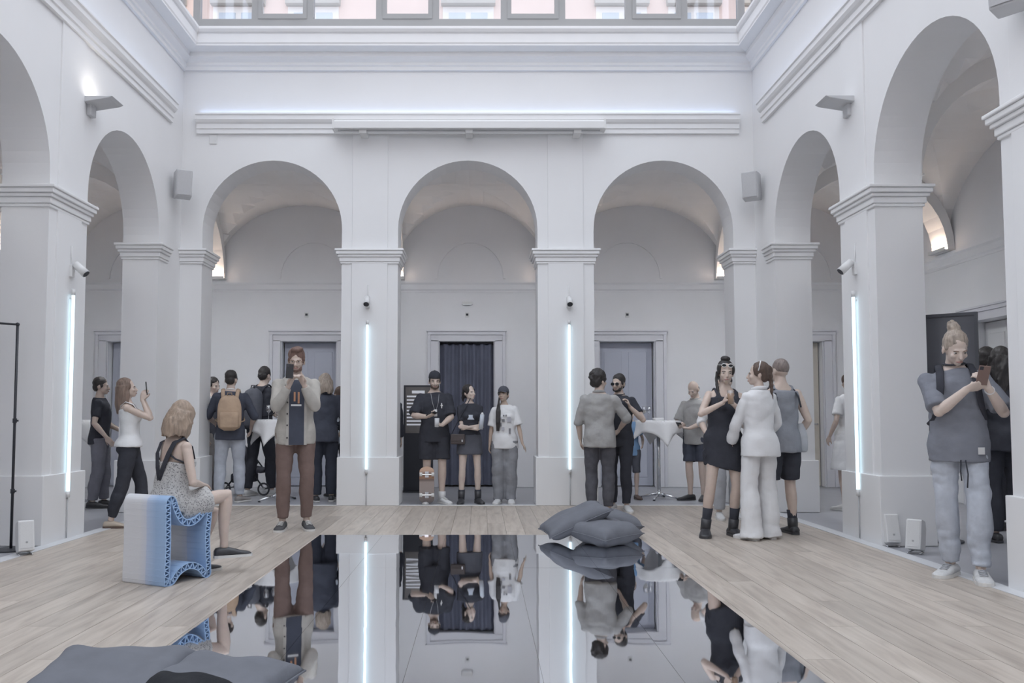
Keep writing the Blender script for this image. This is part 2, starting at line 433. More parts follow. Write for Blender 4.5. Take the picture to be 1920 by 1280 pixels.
# transverse arches spanning the corridors at the bay lines
def trans_arch(axis, pos, lo, hi):
    mb = MB(); n = 20; c = (lo + hi) / 2; h = (hi - lo) / 2; th = 0.2
    rings = []
    for i in range(n + 1):
        a = math.pi * i / n; u = c - h * math.cos(a); z = ZSP + (VH - 0.14) * math.sin(a)
        u2 = c - (h - 0.10) * math.cos(a); z2 = ZSP + (VH - 0.22) * math.sin(a)
        quad = [(u, -th, ZSP + VH * math.sin(a) + .02), (u2, -th, z2), (u2, th, z2), (u, th, ZSP + VH * math.sin(a) + .02)]
        rings.append([Vector((uu, pos + w, zz)) if axis == 'x' else Vector((pos + w, uu, zz)) for uu, w, zz in quad])
    mb.loft(rings); mb.build('transverse_arch', VAULT, ceil)
for xx in bx_edges[1:-1]: trans_arch('y', xx, Y0 + T, Y1)
for yy in sy_edges[:-1]:
    trans_arch('x', yy, XL1, XL - T); trans_arch('x', yy, XR + T, XR1)
# roof over the corridors (keeps the daylight out)
mb = MB()
mb.bx(XL1 - 0.3, XR1 + 0.3, Y0 + T - 0.02, Y1 + 0.35, 5.25, 5.4); mb.bx(XL1 - 0.3, XR1 + 0.3, YF1 - 0.35, YF - T + 0.02, 5.25, 5.4)
mb.bx(XL1 - 0.3, XL - T + 0.02, YF - T, Y0 + T, 5.25, 5.4); mb.bx(XR + T - 0.02, XR1 + 0.3, YF - T, Y0 + T, 5.25, 5.4)
mb.build('corridor_roof', CORR, ceil)

# ---- door surrounds, doors, curtain
def surround(name, c, Tf, w, label, half=None):
    mb = MB(); d = 0.03
    def b(u0, u1, z0, z1, p):
        P, Q = Tf(u0, -p, z0), Tf(u1, 0.04, z1); mb.bx(P[0], Q[0], P[1], Q[1], z0, z1)
    h = w / 2
    for s in (-1, 1):
        a0, a1 = sorted((c + s * h, c + s * (h + 0.13))); b(a0, a1, 0, DH + 0.02, 0.03)
        a0, a1 = sorted((c + s * (h + 0.13), c + s * (h + 0.18))); b(a0, a1, 0, DH + 0.13, 0.05)
        a0, a1 = sorted((c + s * h, c + s * (h - 0.02))); b(a0, a1, 0, DH, 0.0)
    b(c - h - 0.13, c + h + 0.13, DH, DH + 0.11, 0.03)
    b(c - h - 0.18, c + h + 0.18, DH + 0.11, DH + 0.16, 0.055); b(c - h - 0.2, c + h + 0.2, DH + 0.16, DH + 0.185, 0.075)
    return tag(mb.build(name, DOORTRIM, bevel=0.004), label, 'door frame', kind='structure')
Tb1 = lambda u, w, z: (u, Y1 + w, z)
Tr1 = lambda u, w, z: (XR1 + w, u, z)
Tl1 = lambda u, w, z: (XL1 - w, u, z)
surr_names = ['pale moulded door surround at the far left corner of the back corridor', 'pale moulded door surround behind the left back arch', 'pale moulded door surround around the dark curtain', 'pale moulded door surround behind the right back arch', 'pale moulded door surround at the far right corner of the back corridor']
for i, c in enumerate(BD): surround('trim_%d' % (4 + i), c, Tb1, DW, surr_names[i])
for i, c in enumerate(RD): surround('trim_%d' % (9 + i), c, Tr1, 1.0, ('pale moulded door surround behind the black display in the right corridor', 'pale moulded door surround in the right corridor near the viewpoint')[i])
for i, c in enumerate(LD): surround('trim_%d' % (11 + i), c, Tl1, 1.0, ('pale moulded door surround in the left corridor behind the woman in black trousers', 'pale moulded door surround in the left corridor near the viewpoint')[i])
DOORM = mat('blue_grey_door_paint', (0.50, 0.52, 0.60), 0.6, 0.02, 2)
def leaf(name, c, Tf, w, label, m):
    d = empty(name); tag(d, label, 'door', kind='structure')
    mb = MB(); P, Q = Tf(c - w / 2 + 0.02, 0.20, 0), Tf(c + w / 2 - 0.02, 0.24, DH); mb.bx(P[0], Q[0], P[1], Q[1], 0.01, DH - 0.01)
    mb.build('door_leaf', m, d)
    for z0, z1 in ((0.15, 0.95), (1.1, 2.28)):
        for k in (-1, 1):
            mb = MB(); P, Q = Tf(c + k * w * 0.22 - w * 0.16, 0.19, z0), Tf(c + k * w * 0.22 + w * 0.16, 0.21, z1); mb.bx(P[0], Q[0], P[1], Q[1], z0, z1)
            mb.build('door_panel', m, d, bevel=0.006)
    mb = MB(); P, Q = Tf(c + w * 0.42, 0.13, 1.05), Tf(c + w * 0.42, 0.20, 1.05); mb.cyl(P, Q, 0.012)
    Q2 = Tf(c + w * 0.30, 0.13, 1.05); mb.cyl(P, Q2, 0.010); mb.build('handle', CHROME, d, smooth=True)
leaf('door_1', BD[1], Tb1, DW, 'blue-grey panelled door behind the left back arch', DOORM)
leaf('door_2', BD[3], Tb1, DW, 'blue-grey panelled door behind the right back arch', DOORM)
BEIGE = mat('beige_door_paint', (0.60, 0.56, 0.50), 0.6, 0.02, 2)
leaf('door_3', BD[0], Tb1, DW, 'grey door at the far left corner of the back corridor', DOORM)
leaf('door_4', BD[4], Tb1, DW, 'beige door at the far right corner of the back corridor', BEIGE)
for i, (c, Tf) in enumerate(((RD[0], Tr1), (RD[1], Tr1), (LD[0], Tl1), (LD[1], Tl1))):
    leaf('door_%d' % (5 + i), c, Tf, 1.0, ('pale door in the right corridor behind the long-haired person in black', 'pale door in the right corridor near the viewpoint', 'pale door in the left corridor by the back corner', 'pale door in the left corridor near the viewpoint')[i], DOORM if i else mat('pale_door_paint', (0.62, 0.62, 0.63), 0.6, 0.02, 2))
# dark curtain in the middle doorway
CURT = mat('dark_blue_curtain', (0.13, 0.14, 0.19), 0.9, 0.12, 3, 0.2, 90)
mb = MB(); cN = 90; rings = []
for z in (0.03, 0.6, 1.2, 1.8, 2.4):
    f_ = []
    for i in range(cN + 1):
        t = i / cN; xx = BD[2] - DW / 2 + 0.02 + (DW - 0.04) * t
        yy = 0.10 + 0.028 * math.sin(t * 46 + 0.6 * math.sin(t * 9 + z)) + 0.012 * math.sin(t * 17 + z * 1.3)
        f_.append((xx, Y1 + yy, z))
    rings.append(f_)
vs = [p for r in rings for p in r]; n = cN + 1
vs2 = [(a, b + 0.012, c) for a, b, c in vs]
fs = [(i * n + j, i * n + j + 1, (i + 1) * n + j + 1, (i + 1) * n + j) for i in range(4) for j in range(cN)]
k = len(vs)
mb.add(vs + vs2, fs + [tuple(k + q for q in f) for f in fs])
cu = empty('curtain', (BD[2], Y1 + 0.1, 0)); tag(cu, 'dark blue floor-length curtain in the middle doorway', 'curtain')
o = mb.build('curtain_fabric', CURT, cu, smooth=True, fixn=False); o.matrix_parent_inverse = cu.matrix_world.inverted(); o.location = (-BD[2], -Y1 - 0.1, 0)
o.matrix_parent_inverse = Matrix()
o = MB().cyl((-DW / 2 + 0.02, 0.01, 2.40), (DW / 2 - 0.02, 0.01, 2.40), 0.012).build('curtain_rail', BLACKM, cu, smooth=True)

# ---- clerestory glazing above the cornice
def clerestory(name, Tf, u0, u1, bars, label):
    w = empty(name); tag(w, label, 'window', kind='structure')
    zb, zt = 6.50, 8.7
    def b(nm, a0, a1, p0, p1, z0, z1, m):
        P, Q = Tf(a0, p0, z0), Tf(a1, p1, z1); return MB().bx(P[0], Q[0], P[1], Q[1], z0, z1).build(nm, m, w)
    b('bottom_rail', u0, u1, 0.03, 0.13, zb, zb + 0.15, FRAMEM); b('top_rail', u0, u1, 0.03, 0.13, zt - 0.12, zt, FRAMEM)
    for a, c, cas in bars:
        b('mullion', a - 0.045, a + 0.045, 0.03, 0.13, zb + 0.15, zt - 0.12, FRAMEM)
    for (a, _, cas), (c, _, _) in zip(bars[:-1], bars[1:]):
        b('pane', a + 0.045, c - 0.045, 0.078, 0.084, zb + 0.15, zt - 0.12, PANE)
        if cas:
            for z0, z1 in ((zb + 0.15, zb + 0.22), (zt - 0.19, zt - 0.12)): b('casement_frame', a + 0.045, c - 0.045, 0.02, 0.09, z0, z1, FRAMEM)
            for e0, e1 in ((a + 0.045, a + 0.10), (c - 0.10, c - 0.045)): b('casement_frame', e0, e1, 0.02, 0.09, zb + 0.22, zt - 0.19, FRAMEM)
xs = [371, 480, 583, 712, 817, 945, 1053, 1178, 1281, 1388]
bars = []
for i, px in enumerate(xs):
    X = onY(px, 20, Y0 + 0.08).x; bars.append((X, 0, i % 2 == 1))
clerestory('window_1', T_back, XL - 0.1, XR + 0.1, bars, 'grey-framed glazing above the back cornice')
nb = 26
sb = [(YF + (Y0 + 0.05 - YF) * i / nb, 0, i % 2 == 0) for i in range(nb + 1)]
clerestory('window_2', T_left, YF, Y0 + 0.1, sb, 'grey-framed glazing above the left cornice')
clerestory('window_3', T_right, YF, Y0 + 0.1, sb, 'grey-framed glazing above the right cornice')

# ---- pink building outside
bld = empty('apartment_building', (0, 20.0, 0)); tag(bld, 'pink plastered house with white window surrounds seen through the top glazing', 'building')
FY = 20.0
def fb(nm, x0, x1, y0, y1, z0, z1, m, par=bld, bevel=0): 
    return MB().bx(x0, x1, y0, y1, z0, z1).build(nm, m, par, bevel=bevel)
fb('wall', -12, 12, 0.0, 0.4, 0, 12.5, PINK)
fb('roof_cornice', -12.2, 12.2, -0.4, 0.4, 12.5, 12.9, STONE)
for px in (448, 588, 878, 1165, 1300, 1440, 300):
    c = onY(px, 10, FY).x; zh = onY(px, 12, FY).z
    win = fb('window', c - 0.62, c + 0.62, -0.03, 0.05, zh - 1.9, zh - 0.02, STONE)
    for k in (-1, 1):
        q = fb('pane', c + k * 0.27 - 0.2, c + k * 0.27 + 0.2, -0.05, -0.03, zh - 1.75, zh - 0.18, BLUEPANE, win)
    fb('window_hood', c - 0.66, c + 0.66, -0.18, 0.02, zh, zh + 0.26, HOODM)
    up = fb('window', c - 0.62, c + 0.62, -0.03, 0.05, zh + 0.9, zh + 2.0 - 0.4, STONE)
o = MB().cyl((4.95, -0.1, 0), (4.95, -0.1, 12.5), 0.06).build('drainpipe', HOODM, bld, smooth=True)
def house(x0, x1, y0, y1, h, label, face):  # added houses that keep low sky light off the upper walls
    b = empty('apartment_building', ((x0 + x1) / 2, (y0 + y1) / 2, 0)); tag(b, label, 'building')
    dx, dy = (x1 - x0) / 2, (y1 - y0) / 2
    MB().bx(-dx, dx, -dy, dy, 0, h).build('wall', PINK, b); MB().bx(-dx - .3, dx + .3, -dy - .3, dy + .3, h, h + .4).build('roof_cornice', STONE, b)
    wm = {}
    for fl in range(3):
        z = 5.2 + fl * 3.4
        if z + 2 > h: break
        n = int((2 * dy if face in 'EW' else 2 * dx) / 3.6)
        for i in range(n):
            u = -(n - 1) * 1.8 + i * 3.6
            if face in 'EW': s_ = 1 if face == 'E' else -1; a = (s_ * dx - .03, s_ * dx + .05, u - .6, u + .6); g_ = (s_ * dx - .05, s_ * dx + .07, u - .48, u + .48)
            else: a = (u - .6, u + .6, dy - .05, dy + .05); g_ = (u - .48, u + .48, dy - .05, dy + .07)
            w = MB().bx(*a, z, z + 1.9).build('window', STONE, b); MB().bx(*g_, z + .12, z + 1.78).build('pane', BLUEPANE, w)
house(-19.0, -11.5, -16, 14.5, 15.0, 'added pink house beyond the left glazing that blocks low sky light', 'E')
house(11.0, 18.5, -16, 14.5, 15.0, 'added pink house beyond the right glazing that blocks low sky light', 'W')
house(-12, 12, -30, -22, 16.0, 'added pink house behind the viewpoint that blocks low sky light', 'N')
tag(MB().bx(-40, 40, 15.2, 60, -0.3, -0.15).build('ground', mat('street_paving', (0.35, 0.34, 0.33), 0.9)), 'paved street outside', 'ground', kind='structure')

# ------------------------------------------------------------------ lamps
def uplight(x, y, ang, label, z=3.475, added_fill=False):
    # small shelf at the foot of a transverse arch with a warm lamp lying on top
    t = empty('added_fill_lamp' if added_fill else 'cove_uplight', (x, y, z), ang); tag(t, label, 'lamp', 'added hooded fill lamps on the corridor side of the piers' if added_fill else 'warm uplights at the feet of the vault arches')
    if added_fill:   # added hooded bar, out of view, that brightens the corridor
        MB().bx(0.0, 0.14, -0.17, 0.17, 0.05, 0.065).bx(0.0, 0.012, -0.17, 0.17, -0.04, 0.05).build('hood', WHITEP, t)
        MB().cyl((0.06, -0.15, 0.01), (0.06, 0.15, 0.01), 0.028, None, 12).build('fill_lamp_bar', FILLM, t, smooth=True)
    else:
        MB().bx(0.0, 0.16, -0.21, 0.21, 0, 0.02).bx(0.145, 0.16, -0.21, 0.21, 0.02, 0.05).build('shelf', WHITEP, t)
        MB().bx(0.10, 0.14, -0.19, 0.19, 0.022, 0.034).build('lamp_strip', WARM, t)
PI = math.pi
nmb = ['left end', 'left middle', 'right middle', 'right end']
for nm, xx in zip(nmb, bx_edges[1:-1]):
    uplight(xx, Y1, -PI / 2, 'warm uplight on the rear corridor wall, %s of the back corridor' % nm)
    uplight(xx, Y0 + T, PI / 2, 'added hooded fill lamp on the arcade side, %s of the back corridor' % nm, added_fill=True)
ordn = ['at the back corner', 'behind the first pier', 'behind the second pier', 'behind the third pier', 'behind the fourth pier']
for nm, yy in list(zip(ordn, sy_edges[:-1]))[:4]:
    uplight(XR1, yy, PI, 'warm uplight on the outer wall of the right corridor %s' % nm)
    uplight(XR + T, yy, 0, 'added hooded fill lamp on the arcade side of the right corridor %s' % nm, added_fill=True)
    uplight(XL1, yy, 0, 'warm uplight on the outer wall of the left corridor %s' % nm)
    uplight(XL - T, yy, PI, 'added hooded fill lamp on the arcade side of the left corridor %s' % nm, added_fill=True)
# vertical light tubes with the small spot above them
def tube_lamp(Tf, u, z0, z1, zs, label, label2):
    t = empty('light_tube', Tf(u, 0, 0)); tag(t, label, 'light tube', 'vertical light tubes on the piers')
    base = Vector(Tf(u, 0, 0)); L = lambda w, z, du=0: Vector(Tf(u + du, w, z)) - base
    MB().cyl(L(-0.05, z0), L(-0.05, z1), 0.015, n=12).build('glowing_tube', NEON, t, smooth=True)
    for z in (z0 - 0.01, z1 + 0.01): MB().cyl(L(-0.05, z - 0.03), L(-0.05, z + 0.03), 0.018, n=12).build('end_cap', WHITEP, t, smooth=True)
    for z in (z0 + 0.05, z1 - 0.05): MB().cyl(L(-0.05, z), L(-0.012, z), 0.008, n=8).build('clip', WHITEP, t)
    MB().tube([L(-0.045, z0 - 0.03), L(-0.045, 0.12), L(-0.045, 0.012)], 0.006, 8).build('cable', GREYP, t, smooth=True)
    q = empty('spot_fixture', Tf(u, 0, zs)); tag(q, label2, 'spotlight', 'small white spotlights above the light tubes')
    base = Vector(Tf(u, 0, zs)); L = lambda w, z, du=0: Vector(Tf(u + du, w, z)) - base
    P, Q = L(-0.045, zs - 0.06, -0.03), L(-0.014, zs + 0.06, 0.03)
    MB().bx(P[0], Q[0], P[1], Q[1], P[2], Q[2]).build('mount', WHITEP, q, bevel=0.004)
    MB().cyl(L(-0.03, zs + 0.03), L(-0.10, zs + 0.02), 0.012).build('bracket', WHITEP, q, smooth=True)
    MB().cyl(L(-0.06, zs + 0.07), L(-0.17, zs - 0.03), 0.036, 0.042, 18).build('lamp_head', WHITEP, q, smooth=True)
    MB().cyl(L(-0.169, zs - 0.029), L(-0.173, zs - 0.033), 0.036, None, 18).build('lens', BLACKM, q)
    MB().tube([L(-0.03, zs + 0.05), L(-0.025, zs + 0.12), L(-0.02, zs + 0.25)], 0.006, 8).build('cable', WHITEP, q, smooth=True)
tube_lamp(T_back, onY(689, 700, Y0).x, 0.46, 2.43, 2.70, 'glowing white light tube on the left pier of the back wall', 'small white spotlight on the left pier of the back wall')
tube_lamp(T_back, onY(1067, 700, Y0).x, 0.46, 2.43, 2.70, 'glowing white light tube on the right pier of the back wall', 'small white spotlight on the right pier of the back wall')
tube_lamp(T_left, 8.22, 0.44, 2.40, 2.62, 'glowing white light tube on the pier of the left wall', 'small white spotlight on the pier of the left wall')
tube_lamp(T_right, 8.20, 0.46, 2.38, 2.64, 'glowing white light tube on the pier of the right wall', 'small white spotlight on the pier of the right wall')
# flat wall lamps high on the side walls
LAMPUP = mat('wall_lamp_glow', (1, 0.95, 0.9), 0.4, 0, emit=(1.0, 0.93, 0.85), estr=9.0)
def wall_lamp(Tf, u, z, label, lit):
    t = empty('wall_lamp', Tf(u, 0, z)); tag(t, label, 'wall lamp')
    base = Vector(Tf(u, 0, z)); L = lambda uu, w, zz: Vector(Tf(u + uu, w, z + zz)) - base
    poly = [(-0.30, -0.012), (-0.30, 0.0), (0.30, 0.0), (0.30, -0.012)]
    mb = MB(); vs = [L(-0.14, -0.01, 0.04), L(0.14, -0.01, 0.04), L(0.14, -0.30, 0.04), L(-0.14, -0.30, 0.04), L(-0.14, -0.01, -0.02), L(0.14, -0.01, -0.02), L(0.14, -0.26, 0.02), L(-0.14, -0.26, 0.02)]
    mb.add(vs, [(0, 1, 2, 3), (4, 5, 6, 7), (0, 1, 5, 4), (1, 2, 6, 5), (2, 3, 7, 6), (3, 0, 4, 7)]); mb.build('lamp_body', SPKM, t, bevel=0.006)
    P, Q = L(-0.06, -0.05, -0.13), L(0.06, 0, 0.0); MB().bx(P[0], Q[0], P[1], Q[1], P[2], Q[2]).build('bracket', SPKM, t, bevel=0.01)
    P, Q = L(-0.09, -0.20, 0.041), L(0.09, -0.07, 0.047); MB().bx(P[0], Q[0], P[1], Q[1], P[2], Q[2]).build('lamp_glass', LAMPUP if lit else WHITEP, t)
wall_lamp(T_left, 8.55, 4.42, 'flat grey wall lamp shining up the left wall between two arches', True)
wall_lamp(T_right, 8.28, 4.32, 'flat grey wall lamp on the right wall between two arches', False)
# loudspeakers in the corners
def wall_speaker(x, y, z, yaw, label):
    t = empty('wall_speaker', (x, y, z), yaw); tag(t, label, 'speaker', 'grey wall loudspeakers')
    mb = MB(); w, d, h = 0.11, 0.10, 0.17
    vs = []
    for zz, yo in ((-h, 0.03), (h, -0.02)):
        vs += [(-w, d + yo, zz), (w, d + yo, zz), (w * .92, -d + yo, zz), (-w * .92, -d + yo, zz)]
    mb.add(vs, [(0, 1, 2, 3), (4, 5, 6, 7), (0, 1, 5, 4), (1, 2, 6, 5), (2, 3, 7, 6), (3, 0, 4, 7)]); mb.build('cabinet', SPKM, t, bevel=0.012)
    mb = MB(); mb.add([(-w * .8, -d + 0.024, -h * .9), (w * .8, -d + 0.024, -h * .9), (w * .8, -d - 0.018, h * .9), (-w * .8, -d - 0.018, h * .9)], [(0, 1, 2, 3)])
    mb.add([(-w * .8, -d + 0.018, -h * .9), (w * .8, -d + 0.018, -h * .9), (w * .8, -d - 0.026, h * .9), (-w * .8, -d - 0.026, h * .9)], [(0, 1, 2, 3)])
    mb.build('grille', mat('speaker_grille', (0.54, 0.545, 0.56), 0.7, 0.06, 200), t, fixn=False)
    MB().cyl((0, d - 0.02, 0), (0, d + 0.14, 0), 0.02).build('bracket', SPKM, t, smooth=True)
wall_speaker(XL + 0.16, 10.86, 4.22, math.radians(28), 'grey wall loudspeaker in the back left corner')
wall_speaker(XR - 0.16, 10.88, 4.20, math.radians(-30), 'grey wall loudspeaker in the back right corner')
wall_speaker(XR - 0.16, 5.50, 4.10, math.radians(-50), 'grey wall loudspeaker at the top right above the near pier')
# roller projection screen housing
t = empty('screen_housing', (XC + 0.02, Y0 - 0.205, 5.075)); tag(t, 'long white projection screen housing above the middle arch', 'screen housing')
hx = (onY(1130, 240, Y0 - .17).x - onY(625, 240, Y0 - .17).x) / 2
MB().prism([(-0.09, -0.07), (0.085, -0.07), (0.085, 0.06), (-0.05, 0.06), (-0.09, 0.03)], -hx, hx, lambda a, b, w: (w, a, b)).build('case', WHITEP, t, bevel=0.008)
for k in (-1, 1): MB().bx(k * hx - 0.012, k * hx + 0.012, -0.095, 0.088, -0.075, 0.065).build('end_cap', WHITEP, t, bevel=0.005)
MB().bx(-hx + 0.06, hx - 0.06, -0.03, -0.01, -0.085, -0.07).build('screen_slot_bar', GREYP, t)
for xx in (-1.42, 0.0, 1.45): MB().bx(xx - 0.05, xx + 0.05, -0.04, 0.188, -0.115, -0.07).build('bracket', WHITEP, t, bevel=0.004)
# small fittings
def plate(name, Tf, u, z, w, h, label, cat, m=WHITEP, dot=True, group=None):
    t = empty(name, Tf(u, 0, z)); tag(t, label, cat, group)
    base = Vector(Tf(u, 0, z)); L = lambda uu, ww, zz: Vector(Tf(u + uu, ww, z + zz)) - base
    P, Q = L(-w / 2, -0.014, -h / 2), L(w / 2, -0.001, h / 2); MB().bx(P[0], Q[0], P[1], Q[1], P[2], Q[2]).build('plate', m, t, bevel=0.003)
    if dot:
        P, Q = L(-w * .28, -0.022, -h * .2), L(w * .28, -0.013, h * .25); MB().bx(P[0], Q[0], P[1], Q[1], P[2], Q[2]).build('insert', GREYP if dot == 1 else BLACKM, t)
plinthT = lambda f, p: (lambda u, w, z: f(u, w - p, z))
plate('wall_socket', plinthT(T_right, 0.036), 10.86, 0.30, 0.09, 0.09, 'white socket on the plinth of the right back corner pier', 'socket')
plate('wall_sensor', T_back, onY(400, 262, Y0).x, onY(400, 262, Y0).z, 0.10, 0.12, 'small white sensor box on the wall above the left back arch', 'sensor', dot=False)
for px, lab in ((575, 'left'), (876, 'middle'), (1176, 'right')):
    p = onY(px, 590, Y1)
    plate('wall_sensor', Tb1, p.x, p.z, 0.07, 0.08, 'small sensor with dark lens above the %s corridor door' % lab, 'sensor', dot=2)
p = onY(876, 569, Y1)
t = empty('emergency_light', p); tag(t, 'small white emergency light above the curtained doorway', 'lamp')
MB().bx(-0.09, 0.09, -0.05, 0.0, -0.02, 0.03).build('housing', WHITEP, t, bevel=0.006); MB().bx(-0.075, 0.075, -0.055, -0.01, -0.03, -0.018).build('diffuser', mat('emergency_diffuser', (0.85, 0.87, 0.88), 0.3, 0), t)

# ------------------------------------------------------------------ mirror sheets on the floor
MIRR = bpy.data.materials.new('black_mirror'); MIRR.use_nodes = True
_b = MIRR.node_tree.nodes['Principled BSDF']; _b.inputs['Base Color'].default_value = (0.86, 0.88, 0.92, 1); _b.inputs['Metallic'].default_value = 1.0; _b.inputs['Roughness'].default_value = 0.025
_nt = MIRR.node_tree; _tc = _nt.nodes.new('ShaderNodeTexCoord'); _n = _nt.nodes.new('ShaderNodeTexNoise'); _n.inputs['Scale'].default_value = 2.2; _n.inputs['Detail'].default_value = 1
_bp = _nt.nodes.new('ShaderNodeBump'); _bp.inputs['Strength'].default_value = 0.05; _bp.inputs['Distance'].default_value = 0.02
_nt.links.new(_tc.outputs['Object'], _n.inputs['Vector']); _nt.links.new(_n.outputs['Fac'], _bp.inputs['Height']); _nt.links.new(_bp.outputs[0], _b.inputs['Normal'])
mir = empty('mirror_floor', ((MX0 + MX1) / 2, (MIRROWS[0] + MIRROWS[-1]) / 2, 0)); tag(mir, 'dark mirrored sheets laid edge to edge along the middle of the floor', 'mirror floor')
rg = random.Random(3); pwid = (MX1 - MX0) / 5
pm = MB().bx(-pwid / 2 + 0.0006, pwid / 2 - 0.0006, -0.929, 0.929, -0.012, 0.004).mesh('panel'); pm.materials.append(MIRR)
rowtilt = [0.0, 0.0, 0.0022, 0.001]
for r in range(4):
    for c_ in range(5):
        o = bpy.data.objects.new('panel', pm); COL.objects.link(o); o.parent = mir
        o.location = (MX0 + pwid * (c_ + 0.5) - mir.location.x, (MIRROWS[r] + MIRROWS[r + 1]) / 2 - mir.location.y, 0)
        o.scale = (1, abs(MIRROWS[r] - MIRROWS[r + 1]) / 1.86, 1)
        o.rotation_euler = (rowtilt[r] + rg.uniform(-.0006, .0006), rg.uniform(-.0008, .0008), 0)

# ------------------------------------------------------------------ people: body builder
BAKE = []
def bake_obj(name, mb, m, parent, voxel=0.011, smooth=3, wrinkle=0.0, wfreq=14.0, seed=0, dec=1.0, squash=None):
    """closed shapes in mb are fused to one skin by a voxel remesh (baked at the end of the script)"""
    me = bpy.data.meshes.new(name + '_src'); me.from_pydata(mb.v, [], mb.f)
    o = bpy.data.objects.new(name, me); COL.objects.link(o); o.parent = parent
    r = o.modifiers.new('remesh', 'REMESH'); r.mode = 'VOXEL'; r.voxel_size = voxel
    if smooth:
        s_ = o.modifiers.new('smooth', 'SMOOTH'); s_.factor = 0.5; s_.iterations = smooth
    if dec < 1:
        d = o.modifiers.new('dec', 'DECIMATE'); d.ratio = dec
    BAKE.append((o, m, wrinkle, wfreq, seed))
    return o
def bake_all():
    dg = bpy.context.evaluated_depsgraph_get(); dg.update()
    res = [bpy.data.meshes.new_from_object(o.evaluated_get(dg)) for o, *_ in BAKE]
    for (o, m, wr, wf, seed), me in zip(BAKE, res):
        old = o.data; o.modifiers.clear(); o.data = me; bpy.data.meshes.remove(old)
        me.name = o.name; me.materials.clear(); me.materials.append(m)
        n = len(me.vertices)
        if wr > 0 and n:
            co = np.empty(n * 3, np.float32); me.vertices.foreach_get('co', co); co = co.reshape(-1, 3)
            no = np.empty(n * 3, np.float32); me.vertices.foreach_get('normal', no); no = no.reshape(-1, 3)
            g = np.random.RandomState(seed + 11); d = np.zeros(n)
            warp = np.stack([np.sin(co @ g.normal(0, 6, 3) + g.rand() * 6) for _ in range(3)], 1) * 0.06
            for k in range(7):
                kv = g.normal(0, 1, 3); kv /= np.linalg.norm(kv); kv *= wf * (0.6 + 0.9 * k / 3)
                kv[2] *= 1.3
                d += np.abs(np.sin((co + warp) @ kv + g.rand() * 6)) * (0.9 / (1 + 0.5 * k))
            d = np.clip((d - d.mean()) / (2.0 * d.std() + 1e-6), -1, 1)
            co = co + no * (d * wr)[:, None].astype(np.float32)
            me.vertices.foreach_set('co', co.astype(np.float32).ravel())
        me.polygons.foreach_set('use_smooth', [True] * len(me.polygons)); me.update()

def V(*a): return Vector(a)
def lerp(a, b, t): return a + (b - a) * t
def interp(tab, t):
    if t <= tab[0][0]: return tab[0][1:]
    for p, q in zip(tab[:-1], tab[1:]):
        if t <= q[0]:
            k = (t - p[0]) / (q[0] - p[0]); k2 = k * k * (3 - 2 * k) * .5 + k * .5
            return tuple(lerp(a, b, k2) for a, b in zip(p[1:], q[1:]))
    return tab[-1][1:]
# torso sections: height above pelvis centre -> half width, half depth, y offset   (for a 1.75 m figure)
TORSO_M = [(-.13, .110, .082, .0), (-.06, .150, .106, .012), (.02, .152, .106, .008), (.12, .140, .096, -.004), (.22, .149, .100, -.008), (.32, .166, .110, -.008), (.40, .174, .106, .0), (.455, .166, .092, .006), (.495, .128, .078, .012), (.53, .072, .062, .016), (.57, .056, .058, .012), (.66, .053, .056, -.012)]
TORSO_F = [(-.13, .115, .085, .0), (-.06, .168, .115, .016), (.02, .164, .110, .012), (.12, .125, .088, .0), (.22, .132, .090, -.002), (.32, .150, .100, -.004), (.40, .158, .096, .002), (.455, .150, .084, .008), (.495, .112, .068, .014), (.53, .058, .054, .016), (.57, .046, .049, .012), (.66, .044, .048, -.012)]
def ik2(a, c, l1, l2, pole):
    d = c - a; L = min(d.length, (l1 + l2) * 0.999); dn = d.normalized()
    x = (l1 * l1 - l2 * l2 + L * L) / (2 * L); h = math.sqrt(max(0, l1 * l1 - x * x))
    p = pole - dn * pole.dot(dn)
    if p.length < 1e-5: p = dn.orthogonal()
    p.normalize()
    b = a + dn * x + p * h
    return b, a + dn * L
